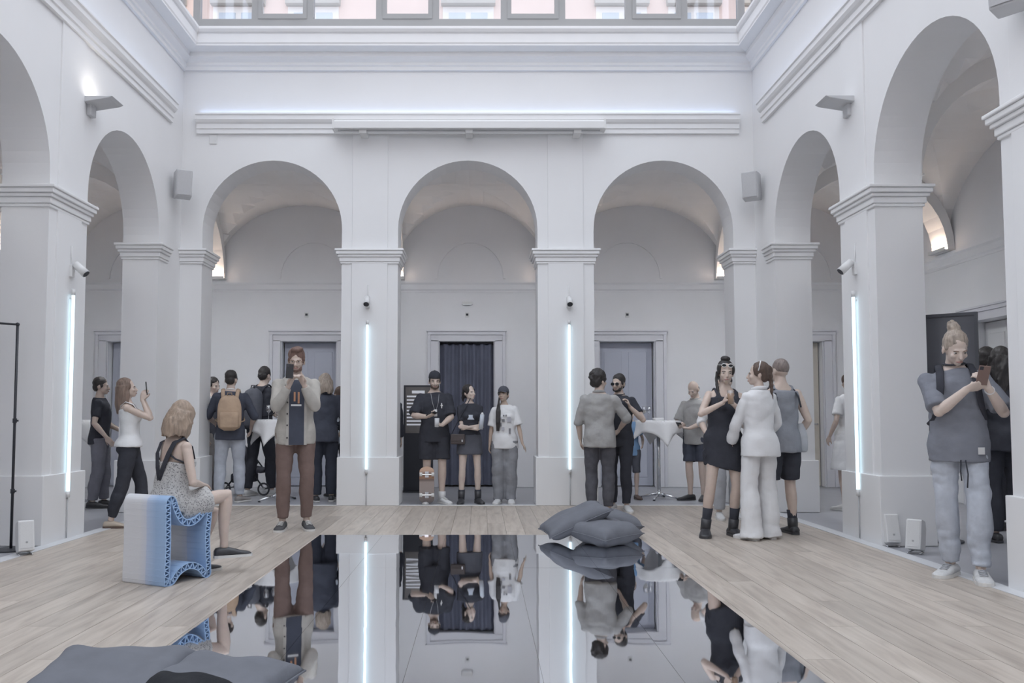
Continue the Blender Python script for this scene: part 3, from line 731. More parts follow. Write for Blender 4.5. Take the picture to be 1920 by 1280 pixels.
class Person:
    """local frame: facing -Y, own left hand at +X.  Lengths for a 1.75 m figure, scaled by s."""
    def __init__(P, label, pos, H, heading, sex='m', build=1.0, lean=0, side=0, twist=0, feet=None, footyaw=None, hands=None, poles=None, kneepole=None, head=(0, 0, 0), seat=None, skin=None, lod=1.0, hipx=0.0, cat='person', group=None, rel=True):
        P.s = s = H / 1.75; P.sex = sex; P.bd = build; P.lod = lod
        if rel: heading = heading - math.degrees(math.atan2(pos[0], pos[1]))
        P.e = empty('person', pos, math.radians(heading)); tag(P.e, label, cat, group)
        P.skin = skin or SKIN
        fx = 0.10
        feet = feet or ((fx, 0.0), (-fx, 0.0))     # (left, right)
        P.footyaw = footyaw or (12, -12)
        zank = 0.082 * s
        ank = []
        for i, f in enumerate(feet):
            z = f[2] if len(f) > 2 else 0.0
            ank.append(V(f[0] * s, f[1] * s, zank + z * s))
        P.footz = [(f[2] if len(f) > 2 else 0.0) * s for f in feet]
        l1, l2 = 0.435 * s, 0.425 * s
        if seat is None:
            cx = (ank[0].x + ank[1].x) / 2 + hipx * s; cy = (ank[0].y + ank[1].y) / 2
            hz = 9
            for i, sg in ((0, 1), (1, -1)):
                dx = ank[i].x - (cx + sg * 0.09 * s); dy = ank[i].y - cy
                hz = min(hz, ank[i].z + math.sqrt(max(0.01, (l1 + l2) ** 2 * 0.994 - dx * dx - dy * dy)))
            P.pel = V(cx, cy, hz + 0.035 * s)
        else: P.pel = V(*seat)
        P.hip = [P.pel + V(sg * 0.09 * s, 0, -0.035 * s) for sg in (1, -1)]
        kp = kneepole or (V(0.25, -1, 0), V(-0.25, -1, 0))
        P.knee = []; P.ank = []
        for i in (0, 1):
            k, a = ik2(P.hip[i], ank[i], l1, l2, V(*kp[i])); P.knee.append(k); P.ank.append(a)
        # spine frames
        P.fr = []; c = P.pel.copy(); N = 60; h0, h1 = -0.15, 0.75
        hs = [h0 + (h1 - h0) * i / N for i in range(N + 1)]
        def Rw(h):
            w = min(1, max(0, (h + 0.02) / 0.34))
            return Matrix.Rotation(math.radians(twist) * w, 3, 'Z') @ Matrix.Rotation(math.radians(side) * w, 3, 'Y') @ Matrix.Rotation(math.radians(lean) * w, 3, 'X')
        P.hs = hs; pos0 = {}
        i0 = min(range(N + 1), key=lambda i: abs(hs[i])); cs = [None] * (N + 1); cs[i0] = P.pel.copy(); st = (h1 - h0) / N * s
        for i in range(i0 + 1, N + 1): cs[i] = cs[i - 1] + Rw(hs[i]) @ V(0, 0, st)
        for i in range(i0 - 1, -1, -1): cs[i] = cs[i + 1] - Rw(hs[i]) @ V(0, 0, st)
        P.cs = cs; P.Rw = Rw
        P.tab = TORSO_F if sex == 'f' else TORSO_M
        P.shw = (0.153 if sex == 'f' else 0.174) * (0.5 + 0.5 * build)
        P.sh = [P.tp(sg * P.shw, 0.008, 0.437) for sg in (1, -1)]
        # arms
        ua, fa = 0.285 * s, 0.245 * s
        hands = hands or ((0.24, -0.05, 0.80), (-0.24, -0.05, 0.80))
        poles = poles or ((0.4, 1, -0.3), (-0.4, 1, -0.3))
        P.elb = []; P.wri = []
        for i in (0, 1):
            tgt = V(*[q * s for q in hands[i]]) if len(hands[i]) == 3 else V(*hands[i][:3])
            if len(hands[i]) == 4: tgt = P.pel + V(*[q * s for q in hands[i][:3]])
            e_, w_ = ik2(P.sh[i], tgt, ua, fa, V(*poles[i])); P.elb.append(e_); P.wri.append(w_)
        # head frame
        Rt = Rw(0.7)
        P.Rh = Rt @ Matrix.Rotation(math.radians(head[0]), 3, 'Z') @ Matrix.Rotation(math.radians(head[2]), 3, 'Y') @ Matrix.Rotation(math.radians(head[1]), 3, 'X')
        P.ho = P.tp(0, -0.004, 0.578)
    def tp(P, x, y, h):
        k = (h - P.hs[0]) / (P.hs[-1] - P.hs[0]) * (len(P.hs) - 1); k = min(max(k, 0), len(P.hs) - 1.001); i = int(k)
        c = P.cs[i].lerp(P.cs[i + 1], k - i)
        return c + P.Rw(h) @ V(x * P.s, y * P.s, 0)
    def hp(P, x, y, z): return P.ho + P.Rh @ (V(x, y, z) * P.s)
    def ring(P, h, rx, ry, yo, n=28, e=2.35):
        out = []
        for k in range(n):
            a = 2 * math.pi * k / n; c, s_ = math.cos(a), math.sin(a)
            out.append(P.tp(rx * math.copysign(abs(c) ** (2 / e), c), yo + ry * math.copysign(abs(s_) ** (2 / e), s_), h))
        return out
    def torso(P, mb, h0, h1, off=0.0, scale=1.0, extra=None, n=28):
        """extra: table (h, dx, dy) of additional looseness"""
        hs = [h0 + (h1 - h0) * i / 22 for i in range(23)]; rings = []
        for h in hs:
            rx, ry, yo = interp(P.tab, max(h, -.055) if off > 0 else h)
            if off > 0 and h < .06: k_ = min(1, (.06 - h) / .08); rx = max(rx, lerp(rx, .163, k_)); ry = max(ry, lerp(ry, .112, k_))
            b = P.bd if h < .47 else 1 + (P.bd - 1) * .4
            ex = interp(extra, h) if extra else (0, 0)
            rings.append(P.ring(h, rx * b * scale + off + ex[0], ry * b * scale + off + ex[1], yo, n))
        mb.loft(rings)
        return mb
    def arm_pts(P, i, t0=0.0, t1=2.0, n=9):
        S, E_, W = P.sh[i], P.elb[i], P.wri[i]; out = []
        for k in range(n):
            t = t0 + (t1 - t0) * k / (n - 1)
            out.append((S.lerp(E_, t) if t <= 1 else E_.lerp(W, t - 1), t))
        return out
    ARM_R = [(0, .051), (.25, .049), (.6, .044), (1.0, .038), (1.25, .042), (1.6, .034), (2.0, .026)]
    LEG_R = [(0, .086), (.3, .079), (.7, .062), (1.0, .054), (1.3, .057), (1.6, .045), (1.9, .035), (2.0, .036)]
    def arm(P, mb, i, t0=0, t1=2, off=0.0, k=1.0, extra=None, inner=0.04):
        f = (0.82 if P.sex == 'f' else 1.0) * (0.4 + 0.6 * P.bd) * k
        pts = P.arm_pts(i, t0, t1, 13)
        rad = []
        for p, t in pts:
            ex = interp(extra, t)[0] if extra else 0
            rad.append((interp(P.ARM_R, t)[0] * f + off + ex) * P.s)
        P3 = [p for p, t in pts]
        if t0 <= 0:   # root inside the chest
            P3.insert(0, P.tp((1 if i == 0 else -1) * (P.shw - 0.075), 0.006, 0.43)); rad.insert(0, rad[0] * 0.9)
        mb.tube(P3, rad, 12)
        mb.ell(P.elb[i], [(interp(P.ARM_R, 1)[0] * f + off + (interp(extra, 1)[0] if extra else 0)) * P.s] * 3, nu=10, nv=6) if t1 > 1 else None
        if t0 <= 0: mb.ell(P.sh[i], [(interp(P.ARM_R, 0)[0] * f + off) * P.s * 1.0] * 3, nu=12, nv=8)
    def leg(P, mb, i, t0=0, t1=2, off=0.0, k=1.0, extra=None):
        H_, K, A = P.hip[i], P.knee[i], P.ank[i]; pts = []; rad = []
        f = (0.4 + 0.6 * P.bd) * k * (0.96 if P.sex == 'f' else 1)
        for q in range(17):
            t = t0 + (t1 - t0) * q / 16
            p = H_.lerp(K, t) if t <= 1 else (K.lerp(A, t - 1) if t <= 2 else A + (A - K) * (t - 2))
            if 1.1 < t < 1.9: p = p + V(0, 0.012 * P.s * math.sin((t - 1.1) / .8 * math.pi), 0)
            ex = interp(extra, t)[0] if extra else 0
            pts.append(p); rad.append((interp(P.LEG_R, t)[0] * f + off + ex) * P.s)
        mb.tube(pts, rad, 14)
    def foot_dirs(P, i):
        a = math.radians(P.footyaw[i]); return V(math.sin(a), -math.cos(a), 0), V(math.cos(a), math.sin(a), 0)
    def foot(P, mb, i):
        d, r = P.foot_dirs(i); s = P.s; A = P.ank[i]; base = V(A.x, A.y, A.z - 0.082 * s)
        rings = []
        for y, w, h, z in ((-.055, .024, .03, .034), (-.03, .033, .045, .045), (.03, .036, .05, .05), (.09, .042, .032, .034), (.14, .044, .022, .024), (.175, .034, .015, .018), (.19, .018, .01, .013)):
            rings.append([base + d * (y * s) + r * (w * .82 * s * math.cos(t)) + V(0, 0, (z + h * math.sin(t)) * .68 * s + .006 * s) for t in [2 * math.pi * k / 12 for k in range(12)]])
        mb.loft(rings)
    def hand(P, mb, i, d=None, n=None, curl=20, thumb=35, spread=4, curls=None):
        """d pointing direction, n palm normal (the way the palm faces)"""
        s = P.s * (0.92 if P.sex == 'f' else 1.0); W = P.wri[i]
        fd = (P.wri[i] - P.elb[i]).normalized()
        d = V(*d).normalized() if d is not None else fd
        n = V(*n) if n is not None else V(-1 if i == 0 else 1, 0, 0)
        n = (n - d * n.dot(d))
        if n.length < 1e-4: n = d.orthogonal()
        n.normalize(); r = d.cross(n).normalized()          # r: across the palm
        side = 1 if i == 0 else -1
        tdir = r * side                                      # thumb side
        P.hframe = getattr(P, 'hframe', {}); P.hframe[i] = (W, d, n, tdir)
        rings = []
        for y, w, th in ((-.02, .024, .02), (.0, .027, .019), (.03, .035, .017), (.06, .040, .015), (.088, .040, .013), (.096, .034, .010)):
            rings.append([W + d * (y * s) + r * (w * s * math.cos(t)) + n * (th * s * math.sin(t)) for t in [2 * math.pi * k / 12 for k in range(12)]])
        mb.loft(rings)
        L = (.070, .080, .075, .058)
        for f in range(4):
            off = (.029, .0098, -.0098, -.029)[f]
            base = W + d * ((.085, .090, .087, .079)[f] * s) + tdir * (off * s)
            ang = math.radians((1.5 - f) * spread); fdir = (d * math.cos(ang) + tdir * math.sin(ang)).normalized()
            pts = [base - fdir * 0.015 * s]; cu = curls[f] if curls else curl; a = 0; p = base; pts.append(p)
            for q, (sl, ca) in enumerate(((.45, cu), (.30, cu * 1.1), (.25, cu * .8))):
                a += math.radians(ca); p = p + (fdir * math.cos(a) + n * math.sin(a)) * (L[f] * sl * s); pts.append(p)
            mb.tube(pts, [.0092 * s, .0092 * s, .0086 * s, .008 * s, .0066 * s], 8)
        base = W + d * (.022 * s) + tdir * (.026 * s)
        ta = math.radians(thumb)
        t1 = (d * math.cos(ta) + tdir * math.sin(ta) + n * 0.35).normalized()
        t2 = (d * math.cos(ta * .45) + tdir * math.sin(ta * .45) + n * 0.55).normalized()
        mb.tube([base - t1 * .01 * s, base + t1 * .035 * s, base + t1 * .035 * s + t2 * .03 * s, base + t1 * .035 * s + t2 * .052 * s], [.014 * s, .0115 * s, .0098 * s, .0075 * s], 8)
    def head(P, mb, jaw=1.0):
        s = P.s; R = P.Rh; E_ = lambda c, r, nu=18, nv=12: mb.ell(P.hp(*c), [q * s for q in r], R, nu, nv)
        E_((0, .016, .118), (.074, .094, .098)); E_((0, -.028, .066), (.057 * jaw, .062, .082)); E_((0, -.058, .004), (.026 * jaw, .026, .020))
        E_((0, -.02, .035), (.056 * jaw, .055, .045))
        E_((0, -.078, .104), (.046, .012, .010))
        for x in (-1, 1):
            E_((x * .036, -.066, .062), (.022, .018, .02)); E_((x * .077, .014, .078), (.009, .018, .031), 10, 8)
        mb.tube([P.hp(0, -.084, .098), P.hp(0, -.098, .072), P.hp(0, -.106, .056), P.hp(0, -.088, .047)], [(.008 * s, .009 * s), (.010 * s, .011 * s), (.013 * s, .014 * s), (.008 * s, .012 * s)], 10)
        E_((0, -.084, .027), (.022, .012, .008)); E_((0, -.082, .017), (.018, .011, .007))
    def body(P, legs=(0, 2), arms=(0, 2), h0=-.13, hand=None, jaw=1.0, feet=True, bust=True):
        """one continuous skin mesh"""
        mb = MB(); P.torso(mb, h0, 0.66, -0.004, 0.97)
        for i in (0, 1):
            P.leg(mb, i, 0, 2, 0.0, 0.95); P.arm(mb, i, 0, 2, -0.001)
            if feet: P.foot(mb, i)
            hk = (hand or {}).get(i, {}) if isinstance(hand, dict) else {}
            P.hand(mb, i, **hk)
        if P.sex == 'f' and bust:
            for sg in (-1, 1): mb.ell(P.tp(sg * .068, -.082, .325), [.05 * P.s] * 3, nu=12, nv=8)
        P.head(mb, jaw)
        P.bodyo = bake_obj('body', mb, P.skin, P.e, 0.0075 if P.lod >= 1 else 0.0088, 2, dec=0.5 if P.lod >= 1 else 0.4)
        return P
    def face(P, iris=(.06, .04, .03), brow=None, lips=None, look=0.0):
        s = P.s; R = P.Rh
        bm_ = brow or HAIRM['dark']
        for x in (-1, 1):
            e = MB().ell(P.hp(x * .031, -.0765, .088), [.0125 * s, .009 * s, .0058 * s], R, 10, 6).build('eye', EYEW, P.e, smooth=True)
            MB().ell(P.hp(x * .031 + look, -.0835, .088), [.0056 * s, .003 * s, .0052 * s], R, 10, 6).build('iris', mat('iris_dark', (.03, .025, .02), .3, 0), e, smooth=True)
            MB().tube([P.hp(x * .047, -.074, .101), P.hp(x * .034, -.083, .1055), P.hp(x * .016, -.087, .103)], [.0028 * s, .004 * s, .0035 * s], 6).build('eyebrow', bm_, P.e, smooth=True)
        MB().tube([P.hp(-.024, -.0845, .0225), P.hp(-.010, -.0945, .0245), P.hp(0, -.0955, .0235), P.hp(.010, -.0945, .0245), P.hp(.024, -.0845, .0225)], [.002 * s, .0055 * s, .006 * s, .0055 * s, .002 * s], 8).build('mouth', lips or LIPM, P.e, smooth=True)
        return P
    # ---- hair
    def hair(P, m, kind='short', seed=1, length=0.3):
        mb = MB(); s = P.s; R = P.Rh; rg = random.Random(seed)
        E_ = lambda c, r, nu=18, nv=12: mb.ell(P.hp(*c), [q * s for q in r], R, nu, nv)
        wr, vox = 0.004, 0.008
        if kind in ('short', 'curly', 'quiff', 'crop'):
            k = {'short': 0, 'curly': .016, 'quiff': .004, 'crop': -.004}[kind]
            E_((0, .023, .139 + k * .5), (.0815 + k, .094 + k, .091 + k)); E_((0, .060, .085), (.068 + k, .056 + k, .065 + k))
            for x in (-1, 1): E_((x * .068, -.008, .105), (.014, .022, .035))
            if kind == 'quiff':
                E_((0, -.045, .20), (.055, .045, .032)); E_((.02, -.02, .21), (.05, .06, .028))
            if kind == 'curly':
                for _ in range(46):
                    a = rg.uniform(0, 6.28); z = rg.uniform(-.3, 1); q = math.sqrt(1 - z * z) if z < 1 else 0
                    p = (.086 * q * math.cos(a), .034 + .094 * q * math.sin(a), .132 + .095 * z)
                    if p[1] < -.045 and p[2] < .17: continue
                    E_(p, [rg.uniform(.017, .026)] * 3, 8, 6)
                wr = .006
        elif kind in ('long', 'bob', 'tied', 'bun', 'wavy', 'longback'):
            if kind == 'bun':
                E_((0, .022, .139), (.079, .093, .089)); E_((0, .056, .09), (.068, .052, .06))
                for x in (-1, 1): E_((x * .066, .006, .112), (.013, .032, .036))
            else:
                E_((0, .028, .136), (.083, .092, .094)); E_((0, .058, .09), (.074, .058, .075))
                for x in (-1, 1): E_((x * .066, -.004, .125), (.022, .045, .06))
            if kind in ('long', 'bob', 'wavy', 'longback'):
                n = 26 if kind != 'bob' else 30
                for q in range(n):
                    a = math.radians(-28 + 236 * q / (n - 1)) if kind != 'longback' else math.radians(10 + 160 * q / (n - 1))
                    x0, y0 = .075 * math.cos(a), .030 + .082 * math.sin(a)
                    l = length * rg.uniform(.88, 1.06); wv = .012 if kind == 'wavy' else .004
                    pts = []
                    for t in (0, .2, .45, .7, 1.0):
                        fl = (1 + (.22 if kind == 'bob' else .12) * math.sin(t * 2.6))
                        pts.append(P.hp(x0 * fl + wv * math.sin(t * 9 + q), (y0 - .03) * fl + .03 + .028 * t + wv * math.cos(t * 8 + q), .13 - l * t))
                    mb.tube(pts, [.02 * s, .021 * s, .02 * s, .018 * s, .008 * s], 7)
                wr = .003
            if kind == 'tied':   # ponytail / braid down the back
                for q in range(7):
                    t = q / 6; E_((.012 * math.sin(q * 2.1), .118 + .02 * t, .13 - length * t), (.027 - .010 * t, .026 - .010 * t, .042), 10, 8)
                E_((0, .108, .15), (.03, .03, .03), 10, 8)
            if kind == 'bun':
                E_((0, .07, .225), (.045, .045, .038)); 
                for _ in range(12): 
                    a = rg.uniform(0, 6.28); E_((.034 * math.cos(a), .07 + .034 * math.sin(a), .232 + rg.uniform(-.015, .025)), (.016, .016, .02), 8, 6)
        elif kind == 'buzz':
            E_((0, .024, .128), (.0765, .0935, .0935)); vox = .0075; wr = .001
        elif kind == 'fringe_bald':
            E_((0, .066, .085), (.066, .048, .045))
            for x in (-1, 1): E_((x * .066, .035, .09), (.013, .04, .035))
            vox = .0075; wr = .001
        bake_obj('hair', mb, m, P.e, vox, 2, wr, 46, seed, 0.6)
        return P
    def beard(P, m, full=True):
        mb = MB(); s = P.s; R = P.Rh; E_ = lambda c, r: mb.ell(P.hp(*c), [q * s for q in r], R, 14, 10)
        E_((0, -.058, .001), (.030, .030, .022)); 
        for x in (-1, 1): E_((x * .041, -.036, .018), (.0185, .033, .028)); E_((x * .0535, -.010, .045), (.006, .014, .028))
        for x in (-1, 1): E_((x * .014, -.087, .037), (.015, .010, .0055))
        bake_obj('beard', mb, m, P.e, .007, 1, .002, 60, 3)
        return P
    # ---- clothes
    def shirt(P, m, hem=-.08, top=.515, off=.018, sleeve=.62, loose=.02, soff=.018, sflare=.018, wr=.007, name='shirt', seed=1, bust=True, flare=0.0, vox=.0115):
        off *= .55; loose *= .5; soff *= .5; sflare *= .6; flare *= .7
        mb = MB(); P.torso(mb, hem, top, off, 1.0, [(hem, loose + flare, loose * .9 + flare), (.15, loose * 1.05, loose), (.38, loose * .35, loose * .35), (top, 0, 0)])
        if sleeve:
            for i in (0, 1):
                sl = sleeve[i] if isinstance(sleeve, (tuple, list)) else sleeve
                if sl: P.arm(mb, i, 0, sl, soff, 1.0, [(0, 0), (sl * .5, sflare * .5), (sl, sflare)])
        if P.sex == 'f' and bust:
            for sg in (-1, 1): mb.ell(P.tp(sg * .066, -.080, .325), [.062 * P.s] * 3, nu=12, nv=8)
        return bake_obj(name, mb, m, P.e, vox, 3, wr, 13, seed)
    def collar(P, m, r=.066, h=.528, name='collar', th=.008, tilt=.012):
        pts = []; h -= .012; th *= 1.5
        for k in range(20):
            a = 2 * math.pi * k / 20
            pts.append(P.tp(r * math.cos(a), .012 + (r * .98) * math.sin(a), h + tilt * math.sin(a)))
        return MB().tube(pts, th * P.s, 8, close=True).build(name, m, P.e, smooth=True)
    def trousers(P, m, length=1.93, off=.012, fit=None, waist=.02, wr=.007, name='trousers', seed=2, vox=.0115):
        off *= .6; mb = MB(); P.torso(mb, -.135, waist, 0.0, 1.0, [(-.2, off + .004, off + .004), (.3, off + .004, off + .004)])
        fit = [(a, b * .62) for a, b in (fit or [(0, .012), (1, .018), (2, .028)])]
        for i in (0, 1): P.leg(mb, i, 0, length, off, 1.0, fit)
        return bake_obj(name, mb, m, P.e, vox, 3, wr, 12, seed)
    def skirt(P, m, h_top=.12, drop=.28, flare=.03, off=.014, name='skirt', wr=.005, seed=3):
        mb = MB(); rings = []
        for i in range(14):
            t = i / 13; h = h_top - t * (h_top + .10)
            if t < .55 or True:
                z = h_top - t * (h_top + drop)
                hh = max(z, -.06); rx, ry, yo = interp(P.tab, hh)
                b = P.bd
                ring = P.ring(hh, rx * b + off + flare * t, ry * b + off + flare * t, yo)
                if z < -.06:
                    k = (-.06 - z) * P.s
                    ring = [p - V(0, 0, k) for p in ring]
                rings.append(ring)
        mb.loft(rings)
        return bake_obj(name, mb, m, P.e, .0115, 3, wr, 12, seed)
    def shoes(P, m, sole=None, high=0.0, name='shoe', boot=0.0, lace=None, chunky=1.0):
        for i in (0, 1):
            d, r = P.foot_dirs(i); s = P.s; A = P.ank[i]; base = V(A.x, A.y, A.z - 0.082 * s)
            mb = MB(); rings = []
            for y, w, zt in ((-.078, .022, .060), (-.065, .036, .080), (-.02, .040, .088), (.03, .043, .085), (.09, .047, .066), (.14, .050, .050), (.185, .046, .042), (.21, .034, .034), (.22, .015, .025)):
                pts = []
                for k in range(14):
                    t = 2 * math.pi * k / 14; c, q = math.cos(t), math.sin(t)
                    zz = .012 + (zt - .012) * (0.5 + 0.5 * math.copysign(abs(q) ** .7, q))
                    pts.append(base + d * (y * s) + r * (w * chunky * s * math.copysign(abs(c) ** .8, c) * (1 if q < .3 else .88)) + V(0, 0, zz * s))
                rings.append(pts)
            mb.loft(rings)
            if high or boot:
                hh = .14 if high else boot
                sh = (P.knee[i] - A).normalized()
                mb.tube([A - sh * .03 * s, A + sh * .02 * s, A + sh * (hh - .06) * s], [.048 * s, .050 * s, .052 * s], 14)
            o = mb.build(name, m, P.e, smooth=True)
            mb = MB(); rings = []
            for z in (0.001, .022 * chunky):
                pts = []
                for y, w in ((-.084, .0), (-.078, .028), (-.05, .041), (.03, .045), (.12, .052), (.17, .051), (.205, .040), (.225, .018), (.229, .0)): pts.append((y, w))
                loop = [(y, w) for y, w in pts] + [(y, -w) for y, w in pts[1:-1]][::-1]
                rings.append([base + d * (y * s) + r * (w * chunky * s) + V(0, 0, z * s) for y, w in loop])
            mb.loft(rings); mb.build('sole', sole or m, o)
            if lace:
                mb = MB()
                for q in range(4):
                    y = .055 + q * .022; z = .085 - q * .0075
                    mb.tube([base + d * (y * s) + r * (.026 * s) + V(0, 0, (z - .006) * s), base + d * ((y + .01) * s) + V(0, 0, (z + .002) * s), base + d * (y * s) - r * (.026 * s) + V(0, 0, (z - .006) * s)], .0045 * s, 6)
                mb.build('laces', lace, o, smooth=True)
    def socks(P, m, h=.14):
        for i in (0, 1):
            A = P.ank[i]; sh = (P.knee[i] - A).normalized(); s = P.s
            MB().tube([A - sh * .03 * s, A + sh * .03 * s, A + sh * h * s * .6, A + sh * h * s], [.044 * s, .043 * s, .045 * s, .050 * s], 12).build('sock', m, P.e, smooth=True)
    def cap(P, m, back=False, brim=True):
        s = P.s; R = P.Rh; rings = []
        for z, k in ((.128, 1.0), (.15, 1.01), (.175, .97), (.20, .85), (.22, .62), (.232, .30), (.236, .04)):
            rings.append([P.hp(.082 * k * math.cos(2 * math.pi * j / 24), .014 + .100 * k * math.sin(2 * math.pi * j / 24), z) for j in range(24)])
        o = MB().loft(rings).build('cap', m, P.e, smooth=True)
        sg = 1 if back else -1; mb = MB(); top = []; bot = []
        ring2 = []
        for j in range(13):
            a = math.radians(-62 + 124 * j / 12); x = .078 * math.sin(a); y0 = .014 + sg * .096 * math.cos(a); y1 = .014 + sg * (.096 * math.cos(a) + .062 * math.cos(a * .9))
            z0 = .137; z1 = .128 - .010 * abs(math.sin(a)) * 2
            ring2.append([P.hp(x, y0, z0), P.hp(x * 1.02, y1, z1), P.hp(x * 1.02, y1, z1 - .005), P.hp(x, y0, z0 - .006)])
        mb.loft(ring2); mb.build('visor', m, o, smooth=False)
        MB().ell(P.hp(0, .014, .237), [.008 * s, .008 * s, .004 * s], R, 8, 6).build('button', m, o, smooth=True)
        return o
    def glasses(P, m, lens=None, z=.088, y=-.100, big=1.0):
        s = P.s; fr = None
        g = empty('glasses'); g.parent = P.e
        o = None
        for x in (-1, 1):
            pts = [P.hp(x * .033 + .022 * big * math.cos(2 * math.pi * k / 16), y + .006 * abs(math.cos(2 * math.pi * k / 16)), z + .017 * big * math.sin(2 * math.pi * k / 16)) for k in range(16)]
            MB().tube(pts, .0022 * s * (2 if lens else 1), 6, close=True).build('rim', m, g, smooth=True)
            if lens:
                q = [P.hp(x * .033 + .021 * big * math.cos(2 * math.pi * k / 16), y + .001, z + .016 * big * math.sin(2 * math.pi * k / 16)) for k in range(16)]
                q2 = [P.hp(x * .033 + .021 * big * math.cos(2 * math.pi * k / 16), y + .004, z + .016 * big * math.sin(2 * math.pi * k / 16)) for k in range(16)]
                MB().loft([q, q2]).build('lens', lens, g, smooth=False)
            MB().tube([P.hp(x * .055, y + .004, z + .004), P.hp(x * .078, y + .05, z + .003), P.hp(x * .08, .02, z - .002)], .0022 * s, 6).build('temple', m, g, smooth=True)
        MB().tube([P.hp(-.011, y, z + .002), P.hp(0, y - .004, z + .006), P.hp(.011, y, z + .002)], .0022 * s, 6).build('bridge', m, g, smooth=True)
    def world(P, p): return Matrix.Translation(P.e.location) @ Matrix.Rotation(P.e.rotation_euler.z, 4, 'Z') @ p
    def strip(P, m, pts, w, th=.004, name='strap', up=None):
        return MB().tube(pts, [(th * P.s, w * P.s)] * len(pts), 8, up=up).build(name, m, P.e, smooth=True)
    def patch(P, m, x0, x1, h0, h1, off, name='print', back=False, nx=6, nh=4):
        """printed patch following the chest surface"""
        sg = 1 if back else -1; mb = MB(); vs = []
        for j in range(nh + 1):
            for i in range(nx + 1):
                x = lerp(x0, x1, i / nx); h = lerp(h0, h1, j / nh); rx, ry, yo = interp(P.tab, max(h, -.055))
                if h < .06: k_ = min(1, (.06 - h) / .08); rx = max(rx, lerp(rx, .163, k_)); ry = max(ry, lerp(ry, .112, k_))
                rx = rx * P.bd + off; ry = ry * P.bd + off
                y = yo + sg * ry * max(0.02, 1 - min(.98, abs(x / rx)) ** 2.35) ** (1 / 2.35)
                vs.append((x, y, h))
        n = nx + 1; k = len(vs)
        A = [P.tp(x, y + sg * .004, h) for x, y, h in vs]; B = [P.tp(x, y - sg * .006, h) for x, y, h in vs]
        fs = [(j * n + i, j * n + i + 1, (j + 1) * n + i + 1, (j + 1) * n + i) for j in range(nh) for i in range(nx)]
        mb.add(A + B, fs + [tuple(k + q for q in f) for f in fs])
        return mb.build(name, m, P.e, smooth=True, fixn=False)

# ------------------------------------------------------------------ people: materials
def skinmat(name, c):
    m = mat(name, c, 0.5, 0.05, 14, 0.05, 120); b = m.node_tree.nodes['Principled BSDF']
    b.inputs['Subsurface Weight'].default_value = 0.08; b.inputs['Subsurface Radius'].default_value = (0.02, 0.008, 0.004)
    return m
SKIN = skinmat('skin_fair', (0.58, 0.465, 0.40)); SKIN_T = skinmat('skin_tan', (0.50, 0.385, 0.315)); SKIN_P = skinmat('skin_pale', (0.63, 0.52, 0.455))
EYEW = mat('eye_white', (0.5, 0.48, 0.47), 0.25, 0); LIPM = mat('lips', (0.40, 0.21, 0.19), 0.45, 0)
def hairmat(n, c): return mat('hair_' + n, c, 0.5, 0.30, 22, 0.35, 70, stretch=(3, 3, 0.35))
HAIRM = {'dark': hairmat('dark', (0.028, 0.024, 0.024)), 'brown': hairmat('brown', (0.10, 0.065, 0.05)), 'lightbrown': hairmat('light_brown', (0.26, 0.18, 0.135)), 'blond': hairmat('blond', (0.42, 0.33, 0.25)), 'auburn': hairmat('auburn', (0.17, 0.10, 0.08)), 'greyblond': hairmat('grey_blond', (0.36, 0.30, 0.25)), 'grey': hairmat('grey', (0.25, 0.24, 0.24)), 'buzz': hairmat('buzz', (0.22, 0.18, 0.165))}
def cloth(n, c, var=0.10, bump=0.5, bs=17): return mat('cloth_' + n, c, 0.9, var, 9, bump, bs, spec=0.2)
BLK = cloth('black', (0.05, 0.052, 0.064)); NAVY = cloth('navy', (0.072, 0.079, 0.105)); WHT = cloth('white', (0.74, 0.74, 0.75), 0.03, 0.3)
CHAR = cloth('charcoal', (0.105, 0.109, 0.13)); GRY = cloth('grey', (0.27, 0.28, 0.31)); LGREY = cloth('light_grey', (0.44, 0.45, 0.48)); PALEJ = cloth('pale_denim', (0.48, 0.51, 0.57), 0.12)
BEI = cloth('beige', (0.45, 0.425, 0.39)); BRN = cloth('brown', (0.19, 0.135, 0.12)); STONEC = cloth('stone_grey', (0.36, 0.355, 0.35)); TANB = cloth('tan_canvas', (0.50, 0.37, 0.27)); BLUEC = cloth('blue', (0.20, 0.33, 0.52)); PBLUE = cloth('pale_blue', (0.55, 0.60, 0.68))
SOLEW = mat('white_rubber', (0.68, 0.67, 0.65), 0.6, 0.04, 10); LEATH = mat('black_leather', (0.045, 0.045, 0.05), 0.4, 0.1, 12, 0.1, 60); BRLEA = mat('brown_leather', (0.13, 0.09, 0.075), 0.45, 0.1, 12, 0.1, 60)
PHONE = mat('phone_black', (0.025, 0.026, 0.03), 0.25, 0); PHONEB = mat('phone_brown_case', (0.20, 0.13, 0.11), 0.4, 0); SUNL = mat('dark_lens', (0.02, 0.02, 0.022), 0.1, 0)
PRINTW = mat('white_print', (0.70, 0.70, 0.70), 0.8, 0); PRINTO = mat('orange_print', (0.52, 0.28, 0.17), 0.8, 0); PRINTG = mat('grey_print', (0.25, 0.25, 0.27), 0.8, 0.2, 40)
def G(px, py): 
    v = onZ(px, py, 0); v.z = 0; return v
def hgt(px, top, pos, up=0.0): return onY(px, top, pos.y).z - up
